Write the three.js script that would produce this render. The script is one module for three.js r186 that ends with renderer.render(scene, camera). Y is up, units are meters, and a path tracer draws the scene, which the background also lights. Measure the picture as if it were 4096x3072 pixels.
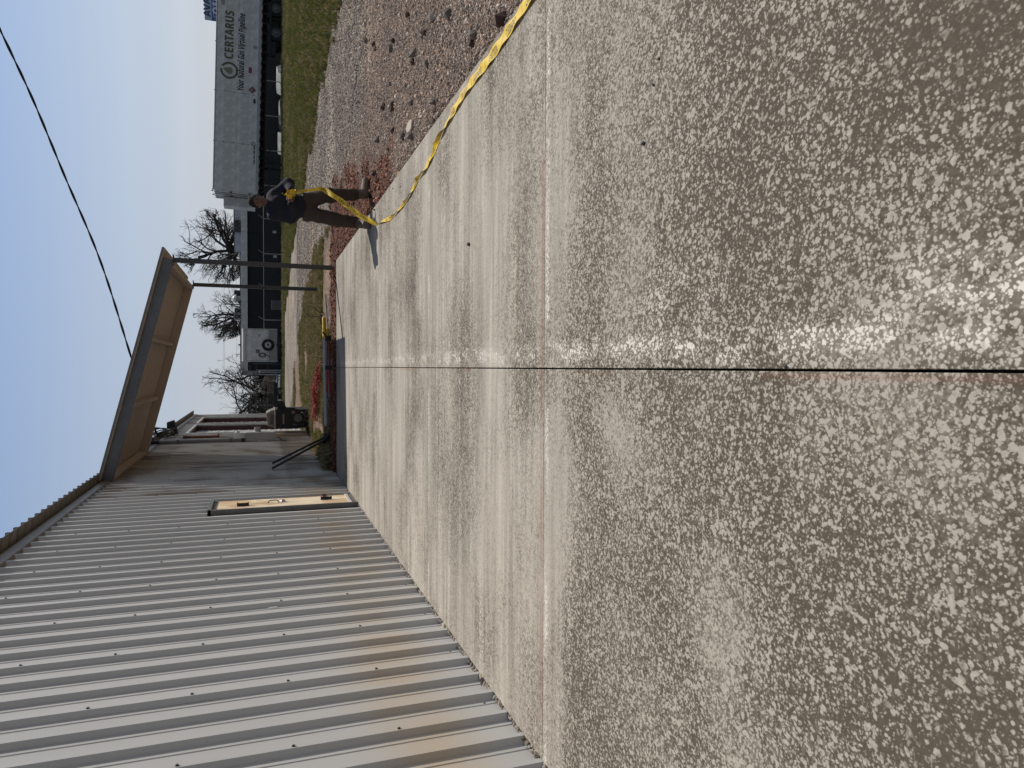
import * as THREE from 'three';
import { mergeGeometries, mergeVertices, toCreasedNormals } from 'three/addons/utils/BufferGeometryUtils.js';
import { RoundedBoxGeometry } from 'three/addons/geometries/RoundedBoxGeometry.js';
import { TextGeometry } from 'three/addons/geometries/TextGeometry.js';
import { FontLoader } from 'three/addons/loaders/FontLoader.js';

// ---------------------------------------------------------------- camera (a portrait photograph lying on its side)
const V3 = (x, y, z) => new THREE.Vector3(x, y, z);
const FOCAL = 2840, CAM = V3(0, 1.5, 0);
const camRay = (u, v) => V3(1536 - v, 2048 - u, -FOCAL).normalize();          // photo pixel (4096 x 3072) -> upright camera axes
const zDir = camRay(1040, 1467), upDir = camRay(9800, 1501).negate();
upDir.addScaledVector(zDir, -upDir.dot(zDir)).normalize();
const rightDir = V3().crossVectors(zDir, upDir);
const toWorld = (c) => V3(c.dot(rightDir), c.dot(upDir), -c.dot(zDir));
const ray = (u, v) => toWorld(camRay(u, v));
const onX = (u, v, x) => { const d = ray(u, v); return CAM.clone().addScaledVector(d, (x - CAM.x) / d.x); };
const onY = (u, v, y = 0) => { const d = ray(u, v); return CAM.clone().addScaledVector(d, (y - CAM.y) / d.y); };
const onZ = (u, v, z) => { const d = ray(u, v); return CAM.clone().addScaledVector(d, (z - CAM.z) / d.z); };

const scene = new THREE.Scene();
const camera = new THREE.PerspectiveCamera(2 * Math.atan(1536 / FOCAL) * 180 / Math.PI, 4 / 3, 0.05, 2000);
camera.position.copy(CAM);
{ // the camera is held rolled a quarter turn: picture right is straight down
  const cx = toWorld(V3(1, 0, 0)), cy = toWorld(V3(0, 1, 0)), cz = toWorld(V3(0, 0, 1));
  camera.quaternion.setFromRotationMatrix(new THREE.Matrix4().makeBasis(cy.negate(), cx, cz));
}
scene.add(camera);

// ---------------------------------------------------------------- sky, sun, exposure
const SUN = V3(0.54, 1, -0.55).normalize();
{
  const W = 512, H = 256, d = new Float32Array(W * H * 4);
  const stops = [ // elevation in degrees, linear colour of a clear, slightly milky spring sky
    [-90, .16, .15, .14], [-2, .3, .3, .3], [0, .60, .62, .645], [3, .575, .615, .665], [8, .475, .56, .685], [16, .315, .43, .645], [28, .195, .27, .405], [45, .115, .16, .25], [90, .072, .102, .165]];
  const pick = (e) => { let i = 1; while (i < stops.length - 1 && stops[i][0] < e) i++; const a = stops[i - 1], b = stops[i], t = Math.min(1, Math.max(0, (e - a[0]) / (b[0] - a[0]))); return [1, 2, 3].map((k) => a[k] + (b[k] - a[k]) * t); };
  for (let j = 0; j < H; j++) for (let i = 0; i < W; i++) {
    const el = ((j + .5) / H - .5) * Math.PI, az = ((i + .5) / W - .5) * 2 * Math.PI;
    const dir = V3(Math.cos(el) * Math.cos(az), Math.sin(el), Math.cos(el) * Math.sin(az));
    const c = pick(el * 180 / Math.PI), s = Math.max(0, dir.dot(SUN)), k = el > 0 ? .76 + .66 * s * s : 1;
    // thin, long wisps low over the horizon
    const w = el > 0 ? .05 * Math.exp(-Math.pow((el * 57.3 - 5) / 4, 2)) * (Math.sin(az * 5 + Math.sin(el * 90) * .8) * .5 + .5) * (Math.sin(el * 210 + az * 3) * .5 + .5) : 0;
    const o = (j * W + i) * 4; d[o] = c[0] * k + w; d[o + 1] = c[1] * k + w; d[o + 2] = c[2] * k + w; d[o + 3] = 1;
  }
  const t = new THREE.DataTexture(d, W, H, THREE.RGBAFormat, THREE.FloatType);
  t.mapping = THREE.EquirectangularReflectionMapping; t.magFilter = t.minFilter = THREE.LinearFilter; t.needsUpdate = true;
  scene.background = t; scene.environment = t;
}
const sun = new THREE.DirectionalLight(new THREE.Color(1, .945, .87), 4.4);
sun.position.copy(SUN).multiplyScalar(90).add(V3(0, 0, -18)); sun.target.position.set(0, 0, -18);
sun.castShadow = true; sun.shadow.mapSize.set(4096, 4096); sun.shadow.radius = 1;
Object.assign(sun.shadow.camera, { left: -50, right: 50, top: 50, bottom: -50, near: 1, far: 220 });
scene.add(sun, sun.target);
const renderer = new THREE.WebGLRenderer({ antialias: true });
renderer.toneMapping = THREE.LinearToneMapping; renderer.toneMappingExposure = 1;
renderer.shadowMap.enabled = true;

// ---------------------------------------------------------------- helpers
let seed = 7; const seedTo = (s) => { seed = s; };
const rnd = () => { seed |= 0; seed = seed + 0x6D2B79F5 | 0; let t = Math.imul(seed ^ seed >>> 15, 1 | seed); t = t + Math.imul(t ^ t >>> 7, 61 | t) ^ t; return ((t ^ t >>> 14) >>> 0) / 4294967296; };
const rr = (a, b) => a + (b - a) * rnd();
const hash = (x, y) => { let h = Math.imul(x | 0, 374761393) + Math.imul(y | 0, 668265263) | 0; h = Math.imul(h ^ h >>> 13, 1274126177); return ((h ^ h >>> 16) >>> 0) / 4294967296; };
const vn = (x, y) => { const xi = Math.floor(x), yi = Math.floor(y); let fx = x - xi, fy = y - yi; fx = fx * fx * (3 - 2 * fx); fy = fy * fy * (3 - 2 * fy);
  const a = hash(xi, yi), b = hash(xi + 1, yi), c = hash(xi, yi + 1), d = hash(xi + 1, yi + 1); return a + (b - a) * fx + (c - a + (a - b - c + d) * fx) * fy; };
const fbm = (x, y, n = 4) => { let s = 0, a = .5, t = 0; for (let i = 0; i < n; i++) { s += a * vn(x, y); t += a; x = x * 2.03 + 17.1; y = y * 2.03 - 9.7; a *= .5; } return s / t; };
const sst = (a, b, x) => { x = Math.min(1, Math.max(0, (x - a) / (b - a))); return x * x * (3 - 2 * x); };
const mix = (a, b, t) => a + (b - a) * t;

const taken = {};
const numbered = (n) => { const k = taken[n] = (taken[n] ?? -1) + 1; return k ? n + '_' + String(k).padStart(3, '0') : n; };
function tag(o, label, category, group, kind) { if (label) o.userData.label = label; if (category) o.userData.category = category; if (group) o.userData.group = group; if (kind) o.userData.kind = kind; return o; }
function mesh(name, g, m, parent = scene) {
  if (Array.isArray(g)) { g = g.map((x) => { const y = x.index ? x.toNonIndexed() : x; for (const k of Object.keys(y.attributes)) if (!['position', 'normal', 'uv', 'color'].includes(k)) y.deleteAttribute(k); return y; });
    const all = g.every((x) => x.attributes.uv), col = g.every((x) => x.attributes.color); g.forEach((x) => { if (!all) x.deleteAttribute('uv'); if (!col) x.deleteAttribute('color'); x.morphAttributes = {}; }); g = g.length > 1 ? mergeGeometries(g) : g[0]; }
  const o = new THREE.Mesh(g, m); o.castShadow = o.receiveShadow = true; o.name = parent === scene ? numbered(name) : name; parent.add(o); return o;
}
function thing(name, label, category, p = V3(0, 0, 0), turn = 0, group) { const o = new THREE.Group(); o.name = numbered(name); o.position.copy(p); o.rotation.y = turn; scene.add(o); return tag(o, label, category, group); }
function copyOf(o, label) { const c = o.clone(); c.name = numbered(o.name.replace(/_\d{3}$/, '')); c.userData = { ...o.userData }; if (label) c.userData.label = label; scene.add(c); return c; }
const stuct = (name, g, m) => tag(mesh(name, g, m), null, null, null, 'structure');
function boxUV(g) { g = g.index ? g.toNonIndexed() : g; const p = g.attributes.position, n = g.attributes.normal, uv = new Float32Array(p.count * 2);
  for (let i = 0; i < p.count; i++) { const ax = Math.abs(n.getX(i)), ay = Math.abs(n.getY(i)), az = Math.abs(n.getZ(i)); const [a, b] = ax > ay && ax > az ? [p.getZ(i), p.getY(i)] : ay > az ? [p.getX(i), p.getZ(i)] : [p.getX(i), p.getY(i)]; uv[2 * i] = a; uv[2 * i + 1] = b; }
  g.setAttribute('uv', new THREE.BufferAttribute(uv, 2)); return g; }
const bx = (x0, x1, y0, y1, z0, z1, bev = 0) => { const w = Math.abs(x1 - x0), h = Math.abs(y1 - y0), d = Math.abs(z1 - z0), b = Math.min(bev, w / 2.2, h / 2.2, d / 2.2);
  const g = b > 0 ? new RoundedBoxGeometry(w, h, d, 1, b) : new THREE.BoxGeometry(w, h, d); g.translate((x0 + x1) / 2, (y0 + y1) / 2, (z0 + z1) / 2); return boxUV(g); };
function bar(a, b, w, h = w, bev = 0) { const L = a.distanceTo(b), g = bev ? new RoundedBoxGeometry(w, h, L, 1, bev) : new THREE.BoxGeometry(w, h, L); boxUV(g);
  const m = new THREE.Matrix4().lookAt(b, a, Math.abs(V3().subVectors(b, a).normalize().y) > .98 ? V3(0, 0, 1) : V3(0, 1, 0)); g.applyMatrix4(m); const c = a.clone().add(b).multiplyScalar(.5); return g.translate(c.x, c.y, c.z); }
const rod = (a, b, r0, r1 = r0, n = 10) => { const g = new THREE.CylinderGeometry(r1, r0, a.distanceTo(b), n, 1); g.applyQuaternion(new THREE.Quaternion().setFromUnitVectors(V3(0, 1, 0), V3().subVectors(b, a).normalize())); const c = a.clone().add(b).multiplyScalar(.5); return g.translate(c.x, c.y, c.z); };
const tube = (pts, r, n = 6, seg = 40) => new THREE.TubeGeometry(new THREE.CatmullRomCurve3(pts), seg, r, n);
const disc = (c, r, depth, n = 24) => { const g = new THREE.CylinderGeometry(r, r, depth, n); g.rotateX(Math.PI / 2); return g.translate(c.x, c.y, c.z); };
const extr = (pts, depth, bev = 0) => { const s = new THREE.Shape(); pts.forEach(([x, y], i) => i ? s.lineTo(x, y) : s.moveTo(x, y)); return new THREE.ExtrudeGeometry(s, { depth, bevelEnabled: bev > 0, bevelSize: bev, bevelThickness: bev, bevelSegments: 1 }); };

// ---------------------------------------------------------------- textures and materials
function dataTex(w, h, f, srgb, repeat) { // f writes r,g,b in 0..255
  const d = new Uint8Array(w * h * 4), o = [0, 0, 0]; for (let j = 0; j < h; j++) for (let i = 0; i < w; i++) { f(i, j, o); const k = (j * w + i) * 4; d[k] = o[0]; d[k + 1] = o[1]; d[k + 2] = o[2]; d[k + 3] = 255; }
  const t = new THREE.DataTexture(d, w, h); t.magFilter = THREE.LinearFilter; t.minFilter = THREE.LinearMipmapLinearFilter; t.generateMipmaps = true; t.wrapS = t.wrapT = repeat ? THREE.RepeatWrapping : THREE.ClampToEdgeWrapping; if (srgb) t.colorSpace = THREE.SRGBColorSpace; t.needsUpdate = true; return t; }
const tileN = (i, j, n, f, k = 3) => { // seamless noise on an n-pixel tile
  let s = 0, a = .5, t = 0; for (let q = 0; q < k; q++) { const x = i / n * f, y = j / n * f, xi = Math.floor(x), yi = Math.floor(y); let fx = x - xi, fy = y - yi; fx = fx * fx * (3 - 2 * fx); fy = fy * fy * (3 - 2 * fy);
    const h = (p, r) => hash((p % f) + q * 911, (r % f) + q * 577), A = h(xi, yi), B = h(xi + 1, yi), C = h(xi, yi + 1), D = h(xi + 1, yi + 1); s += a * (A + (B - A) * fx + (C - A + (A - B - C + D) * fx) * fy); t += a; a *= .5; f *= 2; } return s / t; };
const grime = dataTex(512, 512, (i, j, o) => { const n = tileN(i, j, 512, 6, 5), f = tileN(i, j, 512, 64, 2); const v = 255 * Math.min(1, .8 + .22 * (n - .5) + .14 * (f - .5) + .06); o[0] = v; o[1] = v * .99; o[2] = v * .975; }, true, true);
const rough = dataTex(256, 256, (i, j, o) => { const v = 190 + 65 * tileN(i, j, 256, 8, 4); o[0] = o[1] = o[2] = v; }, false, true);
const bumpy = dataTex(512, 512, (i, j, o) => { const v = 255 * tileN(i, j, 512, 24, 4); o[0] = o[1] = o[2] = v; }, false, true);
const M = (r, g, b, roughness = .7, extra = {}) => new THREE.MeshStandardMaterial({ color: new THREE.Color().setRGB(r, g, b), roughness, ...extra });
const G = (r, g, b, roughness = .7, extra = {}) => M(r, g, b, roughness, { map: grime, roughnessMap: rough, ...extra });
const mat = {
  wall: M(1, 1, 1, .48, { vertexColors: true }),
  trim: G(.24, .21, .18, .5), trimDark: G(.075, .073, .07, .5), steel: G(.17, .16, .15, .5), steelBlue: G(.14, .15, .165, .45), soffit: M(.52, .44, .375, .75),
  galv: G(.32, .32, .32, .4, { metalness: .4 }), black: M(.010, .010, .010, .7), rubber: M(.012, .012, .012, .85), screw: M(.05, .048, .045, .4, { metalness: .6 }),
  maroon: G(.085, .022, .022, .6), white: G(.74, .74, .72, .45), offwhite: G(.52, .52, .50, .55), trailer: G(.78, .77, .74, .55), rust: G(.17, .045, .02, .85),
  yellow: M(.62, .45, .01, .45), red: G(.38, .035, .02, .6), redDull: G(.17, .02, .015, .6), wood: G(.33, .24, .13, .85), bark: G(.055, .045, .038, .95), dryStick: G(.14, .10, .07, .95),
  navy: M(.018, .02, .035, .85), glass: M(.02, .025, .03, .08), silver: G(.42, .43, .45, .3, { metalness: .5 }),
};

// ---------------------------------------------------------------- ground
const lerpPts = (a) => a.map(([u, v]) => { const p = onY(u, v, -.03); return [p.x, p.z]; });
const vergeNear = lerpPts([[1352, -60], [1351, 0], [1300, 253], [1268, 452], [1235, 600], [1217, 717], [1185, 880], [1159, 1081], [1138, 1280], [1134, 1500], [1133, 1700]]);
const roadNear = lerpPts([[1500, -60], [1490, 0], [1462, 300], [1420, 520], [1362, 760], [1330, 900], [1262, 1000], [1242, 1045], [1221, 1190], [1199, 1334], [1172, 1500], [1161, 1617], [1158, 1720]]);
const inPoly = (x, z, P) => { let c = false; for (let i = 0, j = P.length - 1; i < P.length; j = i++) if ((P[i][1] > z) !== (P[j][1] > z) && x < (P[j][0] - P[i][0]) * (z - P[i][1]) / (P[j][1] - P[i][1]) + P[i][0]) c = !c; return c; };
const farRow = [[-30, -49.5], [40, -49.5]];
const vergePoly = [[40, vergeNear[0][1]], ...vergeNear, [-30, vergeNear.at(-1)[1]], ...farRow];
const roadPoly = [[40, vergeNear[0][1]], ...vergeNear, [-30, vergeNear.at(-1)[1]], [-30, roadNear.at(-1)[1] + 1], ...[...roadNear].reverse(), [40, roadNear[0][1] - 1]];
const GX0 = -9, GX1 = 27, GZ0 = -54, GZ1 = 4;
const kinds = (x, z) => { // 0 soil, 1 gravel, 2 grass
  const a = (fbm(x * .7 + 3, z * .7, 3) - .5) * 1.5 + (vn(x * 7, z * 7) - .5) * .5, b = (fbm(x * .7 + 40, z * .7 + 11, 3) - .5) * 2.4 + (vn(x * 7 + 9, z * 7) - .5) * 1.1;
  if (inPoly(x + a, z + b, vergePoly) || z < -49.5) return 2; if (inPoly(x + a * .8, z + b * .8, roadPoly)) return 1; return 0; };
const redness = (x, z) => { // the fresh red soil thrown up along the slab's far end and corner
  const e = fbm(x * 1.7, z * 1.7, 3) - .5; const end = sst(-16.6, -15.9, z + e * .7) * (z < -14.6 ? 1 : 0) * (x < 3.4 ? 1 : 0);
  const corner = sst(1.3, .5, (x - 2.2) * .8 + e * .9 - (z + 12.4) * -.13) * (z < -8.7 - e && z > -16.4 ? 1 : 0) * (x > 2 ? 1 : 0); return Math.max(end, corner); };
const gTex = dataTex(2048, 2048, (i, j, o) => {
  const x = GX0 + (GX1 - GX0) * (i + .5) / 2048, z = GZ1 + (GZ0 - GZ1) * (j + .5) / 2048;
  const f = hash(i, j), m = vn(x * 22, z * 22), l = fbm(x * .9, z * 1.4, 3), k = kinds(x, z); let r, g, b;
  if (k === 1) { const t = .66 + .5 * (m - .5) + .55 * (f - .5) + .5 * (l - .5); r = 154 * t + 14; g = 142 * t + 12; b = 127 * t + 10; const w = sst(.5, .75, fbm(x * .25 + 9, z * .8, 3)); r += 16 * w; g += 5 * w; b -= 8 * w; }
  else if (k === 2) { const t = .6 + .6 * (m - .5) + .5 * (f - .5); const dry = sst(.5, .7, l); r = mix(62, 108, dry) * t + 6; g = mix(70, 92, dry) * t + 6; b = mix(26, 58, dry) * t + 4; }
  else { const t = .62 + .5 * (m - .5) + .5 * (f - .5) + .4 * (l - .5); r = 146 * t + 12; g = 122 * t + 8; b = 100 * t + 6;
    if (z < -16 && x < 4.6) { const gr = .8 * sst(.47, .6, fbm(x * .55 + 5, z * .45 - 7, 4) + (z < -19 ? .05 : -.06)); r = mix(r, 64 * t + 14, gr); g = mix(g, 66 * t + 14, gr); b = mix(b, 30 * t + 6, gr); } }
  const rd = k === 2 ? 0 : redness(x, z); if (rd > 0) { const t = .7 + .7 * (m - .5) + .3 * (f - .5); r = mix(r, 104 * t, rd); g = mix(g, 50 * t, rd); b = mix(b, 27 * t, rd); }
  o[0] = Math.max(8, Math.min(220, r)); o[1] = Math.max(6, Math.min(210, g)); o[2] = Math.max(4, Math.min(200, b));
}, true);
const groundY = (x, z) => { let y = -.055 + .03 * (fbm(x * .8, z * .8, 3) - .5) * 2; const rd = redness(x, z); if (rd) y += rd * (z < -14.8 ? .05 + .1 * (fbm(x * 3.1 + 7, z * 3.1, 3) - .3) : .05 * (fbm(x * 3.1 + 7, z * 3.1, 3) - .4)); if (z > -15.2 && x < 2.3) y = -.075; else if (z > -15.3 && x < 2.45) y = Math.min(y, -.012); return y - 1.16 * sst(-51.2, -57, z) * sst(3, 7, x); };
{
  const nx = 240, nz = 520, g = new THREE.PlaneGeometry(1, 1, nx, nz), p = g.attributes.position, uv = g.attributes.uv;
  for (let k = 0; k < p.count; k++) { const s = uv.getX(k), t = 1 - uv.getY(k); const x = GX0 + (GX1 - GX0) * s, z = GZ1 + (GZ0 - GZ1) * Math.pow(t, 1.0); p.setXYZ(k, x, groundY(x, z), z); uv.setXY(k, s, t); }
  g.computeVertexNormals(); stuct('ground', g, M(1, 1, 1, .95, { map: gTex, bumpMap: bumpy, bumpScale: .01 }));
  const far = new THREE.PlaneGeometry(1600, 1200, 320, 240); far.rotateX(-Math.PI / 2); far.translate(0, -.14, -420); { const p = far.attributes.position; for (let k = 0; k < p.count; k++) p.setY(k, -.13 - 1.18 * sst(-4, 6, p.getX(k)) * sst(-45, -70, p.getZ(k))); } stuct('terrain', boxUV(far), G(.10, .095, .05, .95));
}

// ---------------------------------------------------------------- concrete pavement: panels cut by joints
const SX0 = -2.225, SXM = -.004, SX1 = 2.215, ROWS = [1.2, -.78, -3.69, -6.62, -9.53, -12.44, -15.16];
function concreteTex(x0, x1, z0, z1, w, h) { // z0 > z1
  const c = document.createElement('canvas'); c.width = w; c.height = h; const q = c.getContext('2d'); q.fillStyle = '#000'; q.fillRect(0, 0, w, h);
  const sx = w / (x1 - x0), sz = h / (z0 - z1), area = (x1 - x0) * (z0 - z1), blob = (n, r0, r1, al) => { for (let i = 0; i < n; i++) {
    const cx = rnd() * w, cy = rnd() * h, r = r0 + (r1 - r0) * Math.pow(rnd(), 2.2), e = rr(.55, 1), a = rr(0, 3.14), k = 5 + (rnd() * 4 | 0); q.fillStyle = `rgba(255,255,255,${rr(al * .55, al)})`; q.beginPath();
    for (let s = 0; s < k; s++) { const t = s / k * 6.283 + rr(-.3, .3), rad = r * rr(.65, 1.1), px = Math.cos(t) * rad, py = Math.sin(t) * rad * e, X = cx + (px * Math.cos(a) - py * Math.sin(a)) * sx, Y = cy + (px * Math.sin(a) + py * Math.cos(a)) * sz; s ? q.lineTo(X, Y) : q.moveTo(X, Y); } q.fill(); } };
  const dn = z0 > -3 ? 1 : z0 > -5 ? .7 : .25; blob(area * 8000 * dn | 0, .0022, .005, .75); blob(area * 5200 * dn | 0, .0035, .0085, .9); blob(area * 1300 * dn | 0, .006, .0145, .95);
  const fl = q.getImageData(0, 0, w, h).data;
  const big = 512, lowC = new Float32Array(big * big), lowW = new Float32Array(big * big), lowS = new Float32Array(big * big), lowR = new Float32Array(big * big);
  for (let j = 0; j < big; j++) for (let i = 0; i < big; i++) { const x = x0 + (x1 - x0) * i / (big - 1), z = z0 + (z1 - z0) * j / (big - 1), k = j * big + i;
    // how much of the pale skin covers the surface: patchy close to the camera, almost all of it further up
    let cov = .03 + .7 * (fbm(x * 1.1 + 2, z * 1.5 + 5, 4) - .47) + .4 * sst(-2.75, -3.4, z + .6 * (fbm(x * .9, z * .9 + 30, 3) - .5)) + .26 * Math.exp(-Math.pow((x + .24 + (z + 2.9) * .4) / .14, 2) - Math.pow((z + 2.9) / .24, 2)) + .2 * Math.exp(-Math.pow((z + 2.02 + .2 * (fbm(x * 2, 7, 2) - .5)) / .17, 2)) * sst(-.35, -.8, x) + .2 * sst(-.9, -1.5, x) * sst(-1.75, -1.3, z);
    const streak = fbm(x * .55 + 70, z * 9, 3) - .5, streak2 = fbm(x * 1.6 + 20, z * 34, 3) - .5; lowS[k] = streak * .27 * sst(-2.6, -4.4, z) + streak2 * .2 * sst(-2.4, -3.6, z);
    cov += .16 * (fbm(x * .5, z * 2.6 + 90, 3) - .5) + .1 * sst(-3.9, -3.4, z) * sst(-3.3, -3.5, z); lowC[k] = cov;
    let wht = 0; const jn = x - SXM; // whitish residue left beside the joints
    const band = Math.exp(-Math.pow((jn - .085 - .03 * (vn(z * 3, 1) - .5)) / .05, 2)) * sst(.38, .6, fbm(x * 14, z * 7 + 3, 3)) * 1.15;
    const smear = 1.2 * Math.exp(-Math.pow((jn - .2) / .08, 2)) * sst(-1.5, -1.15, z) * sst(.34, .5, fbm(x * 9 + 5, z * 5, 3)) + .6 * Math.exp(-Math.pow((jn - .25) / .16, 2)) * Math.exp(-Math.pow((z + 2.35) / .25, 2)) * sst(.4, .66, fbm(x * 11 + 5, z * 6, 3));
    wht = Math.max(band, smear);
    for (const zj of ROWS) { const d = z - zj; wht = Math.max(wht, 1.1 * Math.exp(-Math.pow((d - .045) / (.022 + .004 * Math.max(0, -3.6 - z)), 2)) * sst(.42, .57, fbm(x * 2.4, z * 3 + zj, 3) + .1 * (vn(x * 40, z * 60) - .5))); }
    lowW[k] = wht; lowR[k] = .2 * Math.exp(-Math.pow((jn + .017) / .009, 2)) * sst(.45, .62, fbm(z * 1.9, 5, 2)) + .3 * Math.exp(-Math.pow((z + 3.715) / .02, 2)) * sst(.4, .6, fbm(x * 1.2, 9, 2)); }
  const samp = (A, x, y) => { const xi = Math.min(big - 2, x | 0), yi = Math.min(big - 2, y | 0), fx = x - xi, fy = y - yi, k = yi * big + xi; return mix(mix(A[k], A[k + 1], fx), mix(A[k + big], A[k + big + 1], fx), fy); };
  return dataTex(w, h, (i, j, o) => {
    const x = x0 + i / sx, z = z0 - j / sz, u = i / (w - 1) * (big - 1), v = j / (h - 1) * (big - 1), f = fl[(j * w + i) * 4] / 255;
    const n1 = vn(x * 120, z * 120), n2 = vn(x * 34 + 9, z * 30), g = hash(i, j);
    const t = f * .6 + n1 * .22 + n2 * .16 + samp(lowC, u, v), m = sst(.2, .82, t), s = 1 + samp(lowS, u, v) + .11 * (g - .5) + .1 * (n1 - .5);
    const W = Math.min(1, samp(lowW, u, v) * (.25 + .9 * sst(.3, .7, f * .5 + n1 * .5))), R = samp(lowR, u, v);
    let r = mix(84, 159, m) * s, G_ = mix(77, 152.5, m) * s, b = mix(67.5, 142, m) * s; r = mix(r, 205, W); G_ = mix(G_, 198, W); b = mix(b, 190, W); r = mix(r, 128, R); G_ = mix(G_, 72, R); b = mix(b, 60, R);
    o[0] = Math.max(10, Math.min(235, r)); o[1] = Math.max(10, Math.min(235, G_)); o[2] = Math.max(10, Math.min(235, b));
  }, true);
}
{
  seedTo(11);
  const pav = new THREE.Group(); pav.name = 'pavement'; pav.userData.kind = 'structure'; scene.add(pav);
  const areas = [[ROWS[1], ROWS[2], 1536, 1792, SX0, SXM], [ROWS[1], ROWS[2], 1536, 1792, SXM, SX1], [ROWS[2], ROWS[3], 2048, 1400, SX0, SX1], [ROWS[3], ROWS[6], 1536, 2048, SX0, SX1], [ROWS[0], ROWS[1], 256, 256, SX0, SX1]];
  const mats = areas.map(([a, b, w, h, xa, xb]) => { const t = concreteTex(xa, xb, a, b, w, h); return [a, b, new THREE.MeshPhysicalMaterial({ roughness: .96, specularIntensity: .3, map: t, bumpMap: t, bumpScale: .0009 }), xa, xb]; });
  for (let r = 0; r < ROWS.length - 1; r++) for (const [xa, xb] of [[SX0, SXM - .0036], [SXM + .0036, SX1]]) {
    const za = ROWS[r] - .0016, zb = ROWS[r + 1] + .0016, A = mats.find(([a, b, , c, d]) => ROWS[r] <= a + 1e-6 && ROWS[r + 1] >= b - 1e-6 && xa >= c - .01 && xb <= d + .01);
    const g = new RoundedBoxGeometry(xb - xa, .14, za - zb, 2, .004).toNonIndexed(); g.translate((xa + xb) / 2, -.07, (za + zb) / 2);
    const p = g.attributes.position, uv = g.attributes.uv; for (let k = 0; k < p.count; k++) uv.setXY(k, (p.getX(k) - A[3]) / (A[4] - A[3]), (A[0] - p.getZ(k)) / (A[0] - A[1]));
    mesh('slab_panel', g, A[2], pav);
  }
}
console.log('ground done');

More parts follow.
